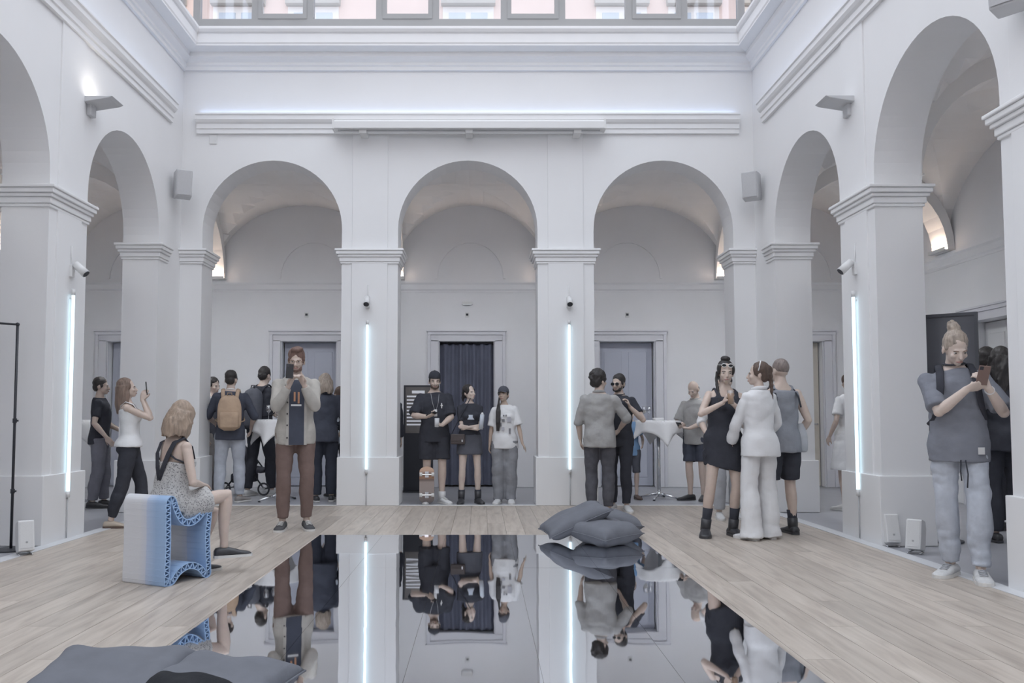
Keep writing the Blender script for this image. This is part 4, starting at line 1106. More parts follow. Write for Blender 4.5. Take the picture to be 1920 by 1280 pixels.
def phone(P, i, label, m=PHONE, c=None, d=None, n=None, size=(0.074, 0.15, 0.009)):
    """phone box in local person coordinates: c centre, d long axis, n screen normal"""
    d = V(*d).normalized(); n = V(*n); n = (n - d * n.dot(d)).normalized(); r = d.cross(n)
    M = P.world(Matrix.Translation(V(*c)) @ Matrix((r, d, n)).transposed().to_4x4())
    e = bpy.data.objects.new('phone', None); COL.objects.link(e); e.empty_display_size = .05; e.matrix_world = M; tag(e, label, 'phone')
    MB().box((0, 0, 0), size).build('phone_case', m, e, bevel=0.004)
    MB().box((0, 0, size[2] / 2 + 0.0004), (size[0] * .92, size[1] * .95, 0.0008)).build('screen', mat('phone_screen', (0.02, 0.022, 0.028), 0.1, 0), e)
    MB().box((size[0] * .26, size[1] * .38, -size[2] / 2 - 0.0008), (size[0] * .3, size[1] * .17, 0.0016)).build('camera_bump', mat('phone_camera', (0.04, 0.04, 0.05), 0.2, 0), e)
    return e
def cupobj(P, label, c, d=(0, 0, 1), h=.12, r0=.028, r1=.036, m=None, name='drink_cup', liquid=None, cat='cup', lid=False):
    d = V(*d).normalized(); M = P.world(Matrix.Translation(V(*c)) @ d.to_track_quat('Z', 'Y').to_matrix().to_4x4())
    e = bpy.data.objects.new(name, None); COL.objects.link(e); e.empty_display_size = .05; e.matrix_world = M; tag(e, label, cat)
    MB().lathe([(0, -h / 2), (r0, -h / 2), (r1, h / 2), (r1 - .003, h / 2), (r0 - .002, -h / 2 + .004), (0, -h / 2 + .004)]).build('cup_body', m or WHITEP, e, smooth=True)
    if liquid: MB().lathe([(0, -h / 2 + .005), (r0 - .003, -h / 2 + .005), (r1 - .006, h / 2 - .03), (0, h / 2 - .03)]).build('drink', liquid, e, smooth=True)
    if lid: MB().lathe([(0, h / 2), (r1 * .9, h / 2), (r1 * .6, h / 2 + .01), (r1 * .3, h / 2 + .03), (0, h / 2 + .03)]).build('lid', WHITEP, e, smooth=True)
    return e
def backpack(P, m, label, w=.15, h=.23, dep=.075, hc=.24, yoff=.16, strapm=None, front=True, detail=True):
    e = bpy.data.objects.new('backpack', None); COL.objects.link(e); e.empty_display_size = .05
    e.matrix_world = P.world(Matrix.Identity(4)); tag(e, label, 'backpack')
    sm = strapm or m
    mb = MB(); rings = []
    for i in range(13):
        t = i / 12; z = -1 + 2 * t; k = (1 - abs(z) ** 4.5) ** .4 if abs(z) < 1 else .05; k = max(k, .12)
        bot = 1.0 if z < 0 else 1 - .22 * z * z
        ring = []
        for q in range(20):
            a = 2 * math.pi * q / 20; c, s_ = math.cos(a), math.sin(a)
            ring.append(P.tp(w * bot * (.35 + .65 * k) * math.copysign(abs(c) ** .75, c), yoff + dep * k * math.copysign(abs(s_) ** .75, s_) * (1.0 if s_ < 0 else 1.15 - .3 * t), hc + h * z))
        rings.append(ring)
    mb.loft(rings); mb.build('bag_body', m, e, smooth=True)
    if detail:
        rings = []
        for z in (-.85, -.75, -.2, .0, .04):
            k = .85 if abs(z) > .8 or z > .03 else 1
            rings.append([P.tp(w * .8 * k * math.copysign(abs(math.cos(a)) ** .6, math.cos(a)), yoff + dep * 1.02 + .028 * k * math.copysign(abs(math.sin(a)) ** .6, math.sin(a)), hc + h * z) for a in [2 * math.pi * q / 16 for q in range(16)]])
        MB().loft(rings).build('front_pocket', m, e, smooth=True)
        MB().tube([P.tp(-.03, yoff + .02, hc + h * .97), P.tp(-.025, yoff + .02, hc + h * 1.12), P.tp(.025, yoff + .02, hc + h * 1.12), P.tp(.03, yoff + .02, hc + h * .97)], .007 * P.s, 8).build('grab_handle', sm, e, smooth=True)
    for sg in (-1, 1):
        rx, ry, yo = interp(P.tab, .40); ry = ry * P.bd + .030
        pts = [P.tp(sg * .085, yoff - .03, hc + h * .75), P.tp(sg * .095, .085, .505), P.tp(sg * .10, .012, .545), P.tp(sg * .105, -.075, .50), P.tp(sg * .115, yo - ry, .40), P.tp(sg * .13, yo - ry + .004, .27), P.tp(sg * .165, yo - ry + .06, .16), P.tp(sg * .185, .03, .12), P.tp(sg * .13, yoff - .03, .10)]
        MB().tube(pts, [(.008 * P.s, .026 * P.s)] * 6 + [(.006 * P.s, .014 * P.s)] * 3, 8, up=(0, 1, 0)).build('strap', sm, e, smooth=True)
    return e

# ------------------------------------------------------------------ the people
# 1 woman filming with her phone in the left arch
p = G(212, 988)
P = Person('woman with long light brown hair, white peplum top and black trousers filming with her phone', p, hgt(212, 708, p), 84, 'f', 1.07, lean=-4, feet=((.09, -.34), (-.09, .02)), footyaw=(5, -5), hands=((.03, -.30, 1.50), (-.05, -.29, 1.49)), poles=((.15, -.6, -1), (-.15, -.6, -1)), head=(0, -4, 0), hipx=0)
P.body(hand={0: dict(d=(-.1, -.2, 1), n=(-1, -.2, 0), curl=30), 1: dict(d=(.1, -.2, 1), n=(1, -.2, 0), curl=30)}).face(brow=HAIRM['brown'])
P.hair(hairmat('mid_brown', (0.20, 0.14, 0.11)), 'long', 3, .31)
P.shirt(WHT, hem=-.02, top=.43, off=.012, sleeve=None, loose=.006, flare=.045, wr=.006, name='peplum_top'); 
for sg in (-1, 1): P.strip(WHT, [P.tp(sg * .085, -.105, .40), P.tp(sg * .095, -.06, .475), P.tp(sg * .098, .02, .512), P.tp(sg * .09, .075, .47), P.tp(sg * .08, .09, .40)], .026, name='shoulder_strap')
P.trousers(BLK, 1.9, .012, [(0, .014), (1, .024), (1.7, .022), (1.9, .008)])
P.shoes(mat('gold_sandal', (0.5, 0.42, 0.34), .4, .05), BRLEA, name='sandal')
phone(P, 0, 'black phone held up by the woman in the white peplum top', c=P.wri[0] * .5 + P.wri[1] * .5 + V(0, -.035, .12), d=(0, .1, 1), n=(0, 1, .1))
# 1b person in black behind her
p = G(190, 950)
P = Person('person in black t-shirt and grey trousers standing behind the woman in the white peplum top', p, 1.68, 82, 'm', .98, feet=((.1, -.02), (-.1, .1)), hands=((.2, -.22, 1.02), (-.26, -.08, .95)), lod=.5)
P.body().hair(HAIRM['dark'], 'short'); P.face(); P.shirt(BLK, hem=-.12, sleeve=.7, loose=.03); P.trousers(cloth('mid_grey', (.20, .20, .235)), 1.95, .012, [(0, .02), (1, .03), (2, .045)]); P.shoes(LEATH)
# 3 man in a grey waistcoat by the left back pier
p = G(398, 931)
P = Person('man in grey waistcoat and pale trousers half hidden by the left back pier', p, 1.74, 55, 'm', 1.0, feet=((.1, 0), (-.1, .05)), hands=((.18, -.25, 1.02), (-.25, -.06, .9)), head=(-10, 8, 0), lod=.5)
P.body().hair(HAIRM['dark'], 'short'); P.face(); P.shirt(LGREY, hem=-.06, sleeve=1.2, loose=.02, name='shirt'); P.shirt(CHAR, hem=-.10, top=.47, off=.03, sleeve=None, loose=.016, name='waistcoat'); P.trousers(cloth('greige', (.33, .31, .30)), 1.97, .012, [(0, .02), (1, .035), (2, .05)]); P.shoes(LEATH)
# 4 man with tan backpack seen from behind
p = G(430, 942)
P = Person('man in navy shirt and pale grey jeans with a tan backpack, seen from behind', p, hgt(425, 697, p), 176, 'm', 1.06, feet=((.14, .02), (-.13, -.04)), footyaw=(14, -35), hands=((.22, -.28, 1.05), (-.26, -.16, .98)), poles=((1, 1, -.4), (-1, 1, -.4)), head=(-12, 4, 0), lod=.6)
P.body().hair(HAIRM['dark'], 'short'); P.shirt(NAVY, hem=-.135, sleeve=1.05, loose=.03); P.collar(WHT, .062, .545, th=.006); P.trousers(PALEJ, 1.95, .012, [(0, .016), (1, .022), (2, .03)]); P.shoes(cloth('taupe_suede', (.30, .28, .27)), SOLEW, name='sneaker')
backpack(P, TANB, 'tan canvas backpack worn by the man in the navy shirt', w=.155, h=.235, dep=.07, hc=.225, yoff=.185)
# 5 man with black backpack leaning to the table
p = G(487, 929)
P = Person('dark-haired man in black with a black backpack leaning towards the left table', p, hgt(495, 692, p) + .03, 138, 'm', 1.04, lean=8, feet=((.13, .10), (-.12, -.10)), footyaw=(12, -10), hands=((.12, -.36, 1.12), (-.2, -.36, 1.12)), head=(8, 0, 0), lod=.6)
P.body().hair(HAIRM['dark'], 'short'); P.shirt(BLK, hem=-.12, sleeve=.75, loose=.028); P.trousers(BLK, 1.95, .012, [(0, .018), (1, .02), (2, .024)]); P.shoes(mat('white_sneaker', (.62, .62, .62), .6, .05), SOLEW, name='sneaker')
backpack(P, CHAR, 'large black backpack worn by the man leaning towards the left table', w=.165, h=.27, dep=.085, hc=.20, yoff=.19, strapm=BLK)
# 6 man in the beige jacket
p = G(551, 992)
P = Person('bearded man in beige overshirt and brown trousers taking a photo with his phone', p, hgt(555, 653, p) - .02, 3, 'm', .98, feet=((.12, 0.0), (-.11, .0)), footyaw=(8, -14), hands=((.065, -.26, 1.40), (-.075, -.26, 1.39)), poles=((.4, .1, -1), (-.45, .1, -1)), head=(-8, 6, 0))
P.body(hand={0: dict(d=(-.45, -.25, 1), n=(-.6, -.6, -.2), curl=42, thumb=55), 1: dict(d=(.35, -.25, 1), n=(.6, -.6, -.2), curl=38, thumb=55)}).face(brow=HAIRM['auburn']).hair(HAIRM['auburn'], 'quiff', 6); P.beard(HAIRM['auburn'])
P.glasses(mat('thin_gold_frame', (.30, .22, .16), .3, 0))
P.trousers(BRN, 1.93, .012, [(0, .016), (1, .016), (2, .022)])
P.shirt(BEI, hem=-.165, off=.034, top=.515, sleeve=1.93, loose=.026, soff=.024, sflare=.012, wr=.008, name='overshirt', seed=5, flare=.012)
P.patch(NAVY, -.075, .075, -.155, .48, .038, 'tshirt_front', nx=8, nh=14)
P.patch(PRINTO, -.030, -.012, .27, .36, .043, 'print', nx=2); P.patch(PRINTO, .008, .026, .25, .36, .043, 'print', nx=2); P.patch(PRINTW, -.055, .045, .225, .242, .043, 'print_lettering')
for sg in (-1, 1):
    P.patch(BEI, sg * .072, sg * .10, -.163, .45, .041, 'placket', nx=3, nh=14)
    P.patch(BEI, sg * .055, sg * .115, .43, .505, .034, 'collar_leaf', nx=4, nh=3)
for q, h in enumerate((-.08, .04, .15, .26)): MB().ell(P.tp(-.088, -.152 if h < .2 else -.158, h), [.009 * P.s, .005 * P.s, .009 * P.s], nu=10, nv=6).build('button', mat('dark_button', (.05, .045, .045), .4, 0), P.e, smooth=True)
P.patch(BEI, .095, .155, .24, .33, .038, 'chest_pocket', nx=4)
P.shoes(cloth('dark_canvas', (.09, .09, .095)), SOLEW, name='canvas_shoe', lace=SOLEW)
phone(P, 0, 'black phone held up by the man in the beige overshirt', c=V(-.075 * P.s, -.36 * P.s, 1.525 * P.s), d=(.05, .1, 1), n=(0, 1, .1))
# 7 person in navy blazer behind him
p = G(606, 940)
P = Person('person with grey-blond hair in navy blazer seen from behind beside the left back door', p, hgt(602, 703, p), 186, 'm', 1.04, feet=((.10, 0), (-.11, 0)), hands=((.22, -.18, .98), (-.25, -.14, .98)), lod=.6, head=(10, 0, 0))
P.body().hair(HAIRM['greyblond'], 'bob', 4, .19); P.shirt(NAVY, hem=-.19, off=.028, sleeve=1.9, loose=.03, soff=.024, name='blazer'); P.collar(NAVY, .07, .53, th=.014); P.trousers(cloth('dark_navy', (.045, .05, .068)), 1.96, .012, [(0, .02), (1, .03), (2, .05)]); P.shoes(LEATH, SOLEW, name='sneaker')
p = G(634, 930)
P = Person('person in pale blue shirt standing behind the person in the navy blazer', p, 1.60, 200, 'f', 1.0, lod=.5)
P.body().hair(HAIRM['brown'], 'short'); P.shirt(PBLUE, hem=-.12, sleeve=.9, loose=.03); P.trousers(CHAR, 1.95); P.shoes(LEATH)
# dark person mostly behind the left back pier
p = G(727, 929)
P = Person('person in black hidden behind the left pier of the back wall', p, 1.66, 200, 'm', 1.0, lod=.5)
P.body().hair(HAIRM['dark'], 'short'); P.shirt(BLK, hem=-.12, sleeve=1.9, loose=.04); P.trousers(BLK, 1.95); P.shoes(LEATH)
# 8 man in black cap
p = G(813, 943)
P = Person('bearded man in black t-shirt, shorts and backwards cap holding phone and cup', p, hgt(815, 698, p) - .01, 4, 'm', 1.10, feet=((.11, -.02), (-.09, .06)), footyaw=(28, -8), hands=((.09, -.27, 1.05), (-.11, -.28, 1.16)), poles=((1, .5, -.5), (-1, .5, -.5)), head=(2, 6, 0))
P.body(hand={0: dict(d=(-.8, -.5, .1), n=(0, -.6, .9), curl=48), 1: dict(d=(.7, -.5, .25), n=(.1, .3, 1), curl=40)}).face().hair(HAIRM['dark'], 'crop'); P.beard(HAIRM['brown']); P.cap(BLK, back=True)
P.shirt(BLK, hem=-.19, sleeve=.92, loose=.045, soff=.028, sflare=.04, wr=.009)
P.trousers(BLK, .82, .02, [(0, .03), (.8, .05)], name='shorts', wr=.008); P.shoes(mat('white_hightop', (.66, .66, .66), .6, .05), SOLEW, high=1, name='high_top_sneaker', lace=SOLEW)
LAN = cloth('lanyard', (.45, .46, .48))
for sg in (-1, 1): P.strip(LAN, [P.tp(sg * .06, .03, .535), P.tp(sg * .055, -.075, .49), P.tp(sg * .04, -.150, .38), P.tp(sg * .012, -.162, .28)], .009, .003, 'lanyard')
P.strip(PRINTW, [P.tp(0, -.165, .285), P.tp(.004, -.168, .19)], .022, .003, 'badge'); P.patch(PRINTW, .07, .10, .33, .345, .034, 'logo', nx=3, nh=2); P.patch(PRINTW, .078, .092, .30, .37, .034, 'logo', nx=2, nh=3)
phone(P, 1, 'black phone in the right hand of the man in the backwards cap', c=P.wri[1] + V(.06, -.045, .035), d=(.7, -.5, .35), n=(0, .4, 1))
CAN = mat('pale_can', (.62, .63, .65), .35, .05)
cupobj(P, 'pale drink cup in the left hand of the man in the backwards cap', P.wri[0] + V(-.075, -.075, .035), (0, -.1, 1), .115, .030, .032, CAN)
# 9 woman with folded arms
p = G(880, 943)
P = Person('dark-haired woman in black t-shirt and short grey skirt with folded arms', p, hgt(880, 723, p), 8, 'f', 1.0, feet=((.13, 0), (-.12, 0)), footyaw=(10, -14), hands=((-.06, -.21, 1.13), (.09, -.19, 1.10)), poles=((1, .3, -.6), (-1, .3, -.6)), head=(38, -6, 0), skin=SKIN_P)
P.body(hand={0: dict(d=(-1, -.3, .1), n=(0, .9, .2), curl=25), 1: dict(d=(.5, -.4, .8), n=(.4, .8, 0), curl=45)}).face().hair(HAIRM['dark'], 'tied', 2, .12)
P.shirt(BLK, hem=.04, sleeve=.72, loose=.02, sflare=.02); P.skirt(CHAR, .13, .25, .012); P.socks(BLK, .12); P.shoes(LEATH, boot=.16, name='ankle_boot'); P.patch(PBLUE, -.05, .05, .27, .34, .024, 'print')
cupobj(P, 'clear water bottle held by the woman with folded arms', P.wri[1] + V(.05, -.055, .10), (.1, 0, 1), .20, .030, .030, mat('clear_bottle', (.50, .54, .60), .15, .05), 'water_bottle', cat='bottle', lid=True)
e = empty('handbag', P.world(P.tp(-.19, -.09, -.02))); tag(e, 'small brown shoulder bag at the hip of the woman with folded arms', 'handbag')
MB().box((0, 0, 0), (.20, .075, .14)).build('bag_body', mat('dark_brown_leather', (.075, .06, .06), .5, .1, 10), e, bevel=.02); MB().box((0, -.04, .02), (.19, .012, .09)).build('bag_flap', mat('dark_brown_leather', (.075, .06, .06)), e, bevel=.005); MB().box((.06, -.048, -.02), (.02, .008, .03)).build('buckle', CHROME, e)
MB().tube([(-.09, 0, .06), (-.02, .02, .2), (.10, .0, .42), (.22, .10, .66)], .006, 8).build('shoulder_strap', BLK, e, smooth=True)
# 10 woman in white printed tee
p = G(946, 943)
P = Person('woman in dark cap, oversized white printed t-shirt and baggy grey trousers', p, hgt(936, 727, p), -6, 'f', 1.04, feet=((.10, 0), (-.09, .0)), footyaw=(8, -8), hands=((.29, -.06, .86), (-.235, -.02, .80)), poles=((.6, 1, 0), (-.6, 1, 0)), head=(-14, -10, -4), side=-2, skin=SKIN_T)
P.body(hand={0: dict(d=(.5, -.2, -.8), n=(-.5, 0, -.3), curl=14, spread=12), 1: dict(curl=25)}).face().hair(HAIRM['dark'], 'crop'); P.cap(CHAR)
mb = MB()
for q in range(5): mb.tube([P.hp(-.066 + .006 * q, .02 - .014 * q, .10), P.hp(-.080 + .006 * q, -.01 - .014 * q, -.02), P.tp(-.10 + .012 * q, -.13, .42), P.tp(-.105 + .012 * q, -.15 - .004 * q, .25), P.tp(-.11 + .01 * q, -.15, .12)], [.016 * P.s, .016 * P.s, .015 * P.s, .014 * P.s, .007 * P.s], 7)
bake_obj('hair_lock', mb, HAIRM['dark'], P.e, .008, 1)
P.shirt(WHT, hem=-.17, sleeve=.86, loose=.05, soff=.030, sflare=.045, wr=.008); 
for q, (x0, x1, h0, h1, m_) in enumerate(((-.06, -.03, .30, .335, PRINTG), (-.005, .02, .34, .365, PRINTG), (.03, .055, .34, .365, PRINTG), (.06, .115, .25, .33, cloth('pale_lilac', (.50, .50, .55))), (-.075, -.03, .19, .245, PRINTG), (.075, .105, .08, .16, PRINTG), (-.02, .02, .26, .30, PRINTG), (-.03, .01, .13, .18, cloth('pale_lilac', (.50, .50, .55))))): P.patch(m_, x0, x1, h0, h1, .047, 'print', nx=3, nh=3)
P.trousers(cloth('grey_denim', (.26, .265, .285), .14), 2.06, .014, [(0, .03), (1, .055), (2, .065)], wr=.010); P.shoes(mat('white_sneaker', (.62, .62, .62), .6, .05), SOLEW, name='sneaker', chunky=1.1)
# 11 man in grey shirt seen from behind
p = G(1126, 964)
P = Person('curly-haired man in grey rolled-sleeve shirt seen from behind in front of the right back pier', p, hgt(1126, 695, p) - .02, 178, 'm', 1.08, feet=((.11, 0), (-.10, 0)), hands=((.25, -.16, .92), (-.24, -.22, 1.05)), poles=((1, .8, -.2), (-1, .8, -.2)), head=(-35, 0, 0), twist=-6)
P.body().hair(HAIRM['dark'], 'curly', 9); P.shirt(STONEC, hem=-.155, off=.022, sleeve=1.12, loose=.036, soff=.024, sflare=.020, wr=.010); P.collar(STONEC, .065, .540, th=.012); P.trousers(cloth('dark_grey_denim', (.10, .10, .115), .2), 1.96, .012, [(0, .018), (1, .022), (2, .03)], wr=.008); P.shoes(LEATH)
# 12 man with sunglasses
p = G(1161, 957)
P = Person('bearded man in black polo shirt and sunglasses facing the curly-haired man', p, hgt(1150, 704, p), -22, 'm', 1.05, feet=((.12, -.04), (-.10, .02)), footyaw=(35, -5), hands=((.22, -.16, 1.34), (-.18, -.24, 1.05)), poles=((.7, .1, -1), (-1, .5, -.3)), head=(-6, 2, 0))
P.body(hand={0: dict(d=(-.3, -.2, 1), n=(-.8, -.4, -.2), curl=40)}).face().hair(HAIRM['dark'], 'short', 4); P.beard(HAIRM['dark']); P.glasses(BLACKM, SUNL, big=1.05)
P.shirt(BLK, hem=-.14, sleeve=.66, loose=.026); P.collar(BLK, .064, .54, th=.010); P.trousers(BLK, 1.96, .012, [(0, .016), (1, .018), (2, .024)]); P.shoes(mat('white_sneaker', (.62, .62, .62), .6, .05), SOLEW, name='sneaker')
# 13 child in blue
p = G(1184, 935)
P = Person('child in blue t-shirt and dark shorts behind the man in sunglasses', p, 1.30, 10, 'f', .95, hands=((.2, -.14, 1.05), (-.22, -.04, .82)), lod=.5)
P.body(bust=False).hair(HAIRM['brown'], 'short'); P.face(); P.shirt(BLUEC, hem=-.14, sleeve=.7, loose=.03, bust=False); P.trousers(CHAR, 1.0, .016, [(0, .02), (1, .03)], name='shorts'); P.shoes(BRLEA)
# 14 man in grey polo
p = G(1307, 937)
P = Person('balding man in grey polo shirt and navy shorts by the right table', p, hgt(1295, 717, p) + .01, -28, 'm', 1.08, lean=3, feet=((.09, .03), (-.08, -.05)), footyaw=(20, -28), hands=((.05, -.30, 1.06), (-.10, -.30, 1.08)), poles=((1, .5, -.6), (-1, .5, -.6)), head=(0, 24, 0))
P.body(hand={0: dict(d=(-.8, -.5, .1), n=(0, 0, 1), curl=40), 1: dict(d=(.6, -.6, .1), n=(0, 0, 1), curl=40)}).face(brow=HAIRM['grey']).hair(HAIRM['grey'], 'fringe_bald'); P.shirt(cloth('warm_grey', (.37, .365, .36)), hem=-.19, sleeve=.92, loose=.035, sflare=.03, wr=.008); P.collar(cloth('warm_grey', (.37, .365, .36)), .064, .538, th=.011)
P.trousers(NAVY, .86, .016, [(0, .02), (.86, .035)], name='shorts'); P.shoes(LEATH, name='loafer')
phone(P, 1, 'black phone in the hands of the man in the grey polo shirt', c=(P.wri[0] + P.wri[1]) * .5 + V(-.04, -.07, .04), d=(.2, -.8, .4), n=(0, .4, 1))
# 18 pale person behind the woman in the black dress
p = G(1364, 972)
P = Person('person in white shirt and pale grey trousers hidden behind the woman in the black dress', p, 1.70, 20, 'm', 1.0, hands=((.2, -.2, 1.0), (-.27, -.1, 1.0)), lod=.5)
P.body().hair(HAIRM['dark'], 'short'); P.face(); P.shirt(WHT, hem=-.12, sleeve=1.2, loose=.03); P.trousers(LGREY, 1.93, .012, [(0, .02), (2, .04)]); P.shoes(mat('white_sneaker', (.62, .62, .62), .6, .05), SOLEW, name='sneaker')
# 15 woman in black dress
p = G(1350, 1004)
P = Person('woman in short black dress with white sunglasses on her head', p, hgt(1368, 672, p) - .03, 22, 'f', 1.08, feet=((.13, -.02), (-.15, .0)), footyaw=(6, -22), hands=((.04, -.25, 1.33), (-.045, -.25, 1.33)), poles=((1, .2, -.9), (-1.2, .2, -.9)), head=(-12, 4, 0), hipx=.06, side=3)
P.body(hand={0: dict(d=(-.35, -.5, 1), n=(-.8, -.3, 0), curl=45, thumb=40), 1: dict(d=(.35, -.5, 1), n=(.8, -.3, 0), curl=45, thumb=40)}).face().hair(HAIRM['dark'], 'tied', 5, .20)
mb = MB(); mb.ell(P.hp(0, .03, .232), [.05 * P.s, .055 * P.s, .032 * P.s], P.Rh); 
for q in range(3): mb.tube([P.hp(-.078, .0 + .012 * q, .10), P.hp(-.088, -.01 + .012 * q, .02), P.tp(-.09, -.06 + .01 * q, .47), P.tp(-.10, -.115, .37)], [.016 * P.s, .015 * P.s, .012 * P.s, .006 * P.s], 7)
bake_obj('hair_lock', mb, HAIRM['dark'], P.e, .008, 2, .003, 40)
P.glasses(mat('white_frame', (.75, .75, .75), .4, 0), SUNL, z=.165, y=-.088, big=1.0)
mb = MB(); P.torso(mb, -.02, .415, .012, 1.0, [(-.02, .008, .008), (.4, 0, 0)])
for sg in (-1, 1): mb.ell(P.tp(sg * .066, -.080, .325), [.06 * P.s] * 3, nu=12, nv=8); mb.tube([P.tp(sg * .088, -.09, .40), P.tp(sg * .10, -.05, .475), P.tp(sg * .102, .02, .508), P.tp(sg * .095, .07, .47), P.tp(sg * .085, .085, .40)], [(.012 * P.s, .024 * P.s)] * 5, 10)
rings = []
for i in range(12):
    t = i / 11; z = .10 - t * .40; hh = max(z, -.06); rx, ry, yo = interp(P.tab, hh); ring = P.ring(hh, rx * P.bd + .016, ry * P.bd + .02, yo)
    if z < -.06: ring = [q - V(0, 0, (-.06 - z) * P.s * (1 + .9 * (q.x - P.pel.x))) for q in ring]
    rings.append(ring)
mb.loft(rings); bake_obj('dress', mb, BLK, P.e, .0105, 3, .006, 14, 8)
pt = P.tp(-.19, -.02, -.22); MB().tube([pt + V(-.015, 0, .06), pt + V(-.04, -.01, .02), pt + V(-.035, -.01, -.05), pt + V(-.01, 0, -.02), pt], .006, 6).build('drawstring', BLK, P.e, smooth=True)
P.socks(BLK, .20); P.shoes(LEATH, boot=.15, name='boot', chunky=1.18)
cupobj(P, 'clear cup with amber drink held by the woman in the black dress', (P.wri[0] + P.wri[1]) * .5 + V(.0, -.075, .05), (0, 0, 1), .135, .028, .036, glass_mat('clear_cup', (.9, .9, .9), .12), liquid=mat('amber_drink', (.60, .36, .20), .2, 0))
# 16 woman in white suit
p = G(1428, 1011)
P = Person('woman in white trouser suit with dark braided hair seen from behind', p, hgt(1432, 678, p) - .02, -142, 'f', 1.0, feet=((.12, .0), (-.12, -.02)), footyaw=(10, -10), hands=((.18, -.22, .95), (-.16, -.22, 1.0)), poles=((1, .8, -.1), (-1, .8, -.2)), head=(52, -2, 0))
P.body().face().hair(HAIRM['brown'], 'tied', 7, .30)
MB().tube([P.hp(.083 * math.cos(a), .0 + .02 * math.sin(a), .125 + .10 * math.sin(a)) for a in [math.pi * k / 12 for k in range(13)]], [(.012 * P.s, .005 * P.s)] * 13, 8).build('hairband', WHT, P.e, smooth=True)
P.shirt(WHT, hem=-.20, off=.020, sleeve=1.95, loose=.026, soff=.022, sflare=.036, wr=.0065, name='suit_jacket', flare=.02); P.collar(WHT, .064, .535, th=.013)
P.trousers(WHT, 2.15, .014, [(0, .010), (.6, .024), (1, .045), (1.6, .07), (2.15, .12)], wr=.008, name='wide_trousers'); P.shoes(WHT, SOLEW)
# 17 man in grey tank top
p = G(1468, 1001)
P = Person('shaven-headed man in grey tank top and dark shorts behind the woman in the white suit', p, hgt(1462, 676, p), -150, 'm', 1.06, feet=((.11, 0), (-.11, .0)), footyaw=(5, -5), hands=((.18, -.26, 1.05), (-.26, -.12, .98)), head=(10, 2, 0))
P.body().face().hair(HAIRM['buzz'], 'buzz'); P.shirt(GRY, hem=-.20, top=.47, off=.018, sleeve=None, loose=.03, name='tank_top', wr=.009)
for sg in (-1, 1): P.strip(BLK, [P.tp(sg * .10, -.07, .45), P.tp(sg * .105, .0, .525), P.tp(sg * .11, .07, .48), P.tp(sg * .125, .13, .40), P.tp(sg * .14, .145, .30)], .016, .005, 'strap'); P.strip(GRY, [P.tp(sg * .085, -.09, .42), P.tp(sg * .09, -.04, .50), P.tp(sg * .092, .03, .518), P.tp(sg * .09, .085, .46)], .032, .010, 'shoulder_strap')
P.trousers(BLK, .90, .018, [(0, .025), (.9, .04)], name='shorts'); P.socks(BLK, .16); P.shoes(LEATH, boot=.14, name='boot', chunky=1.15)
mb = MB(); pp = [P.tp(-.215, .02, h) for h in (.14, 0, -.14, -.30)]; mb.tube(pp, [(.02 * P.s, .05 * P.s), (.03 * P.s, .065 * P.s), (.03 * P.s, .06 * P.s), (.022 * P.s, .045 * P.s)], 12); bake_obj('hanging_jacket', mb, LGREY, P.e, .011, 2, .008, 16, 5)
# 19 man on the right looking at his phone
p = G(1812, 1083)
P = Person('man with blond bun in grey t-shirt and pale jeans looking at his phone', p, hgt(1790, 618, p) - .02, 9, 'm', 1.0, lean=2, feet=((.075, -.10), (-.085, .08)), footyaw=(-2, -30), hands=((.125, -.25, 1.345), (.0, -.265, 1.335)), poles=((.55, .15, -1), (-.75, .2, -1)), head=(14, 24, 0), side=-2, skin=SKIN_P, hipx=-.02)
P.body(hand={0: dict(d=(-.45, -.35, .85), n=(-.5, .4, .3), curl=42, thumb=45), 1: dict(d=(.85, -.4, .35), n=(.1, .5, .6), curl=38, thumb=45)}).face(brow=HAIRM['lightbrown']).hair(HAIRM['greyblond'], 'bun', 8)
P.shirt(cloth('slate_grey', (.215, .225, .26), .08), hem=-.165, sleeve=.88, loose=.046, soff=.026, sflare=.034, wr=.009, seed=12, flare=.0, vox=.010); P.collar(cloth('slate_grey', (.215, .225, .26)), .068, .522, th=.007)
MB().tube([P.tp(.062 * math.cos(a), .008 + .06 * math.sin(a), .555 + .010 * math.sin(a)) for a in [2 * math.pi * k / 20 for k in range(20)]], [(.014 * P.s, .006 * P.s)] * 20, 8, close=True).build('neck_band', BLK, P.e, smooth=True)
P.patch(PRINTW, .10, .145, -.09, -.04, .036, 'white_patch', nx=3, nh=3)
P.trousers(PALEJ, 1.95, .014, [(0, .0), (.4, .006), (.8, .018), (1, .022), (1.6, .030), (1.95, .026)], wr=.009, seed=6, vox=.010)
pt = P.tp(.02, -.135, -.13); MB().tube([pt, pt + V(.012, -.006, -.10), pt + V(.006, -.004, -.20)], .005, 6).build('drawstring', BLK, P.e, smooth=True); MB().tube([pt + V(-.03, 0, 0), pt + V(-.035, -.006, -.08), pt + V(-.03, -.004, -.15)], .005, 6).build('drawstring', BLK, P.e, smooth=True)
P.shoes(mat('pale_trainer', (.58, .58, .58), .6, .12, 20), SOLEW, name='trainer', lace=LGREY, chunky=1.15)
MB().tube([P.wri[0] + (P.elb[0] - P.wri[0]).normalized() * .03 + q for q in [V(.03 * math.cos(a), .012 * math.sin(a), .03 * math.sin(a)) for a in [2 * math.pi * k / 14 for k in range(14)]]], [(.010, .004)] * 14, 6, close=True).build('wristband', WHT, P.e, smooth=True)
phone(P, 0, 'phone in a brown case held by the man with the blond bun', PHONEB, c=(P.wri[0] * .6 + P.wri[1] * .4) + V(.01, -.085, .085), d=(.12, -.45, .85), n=(0, .85, .5))
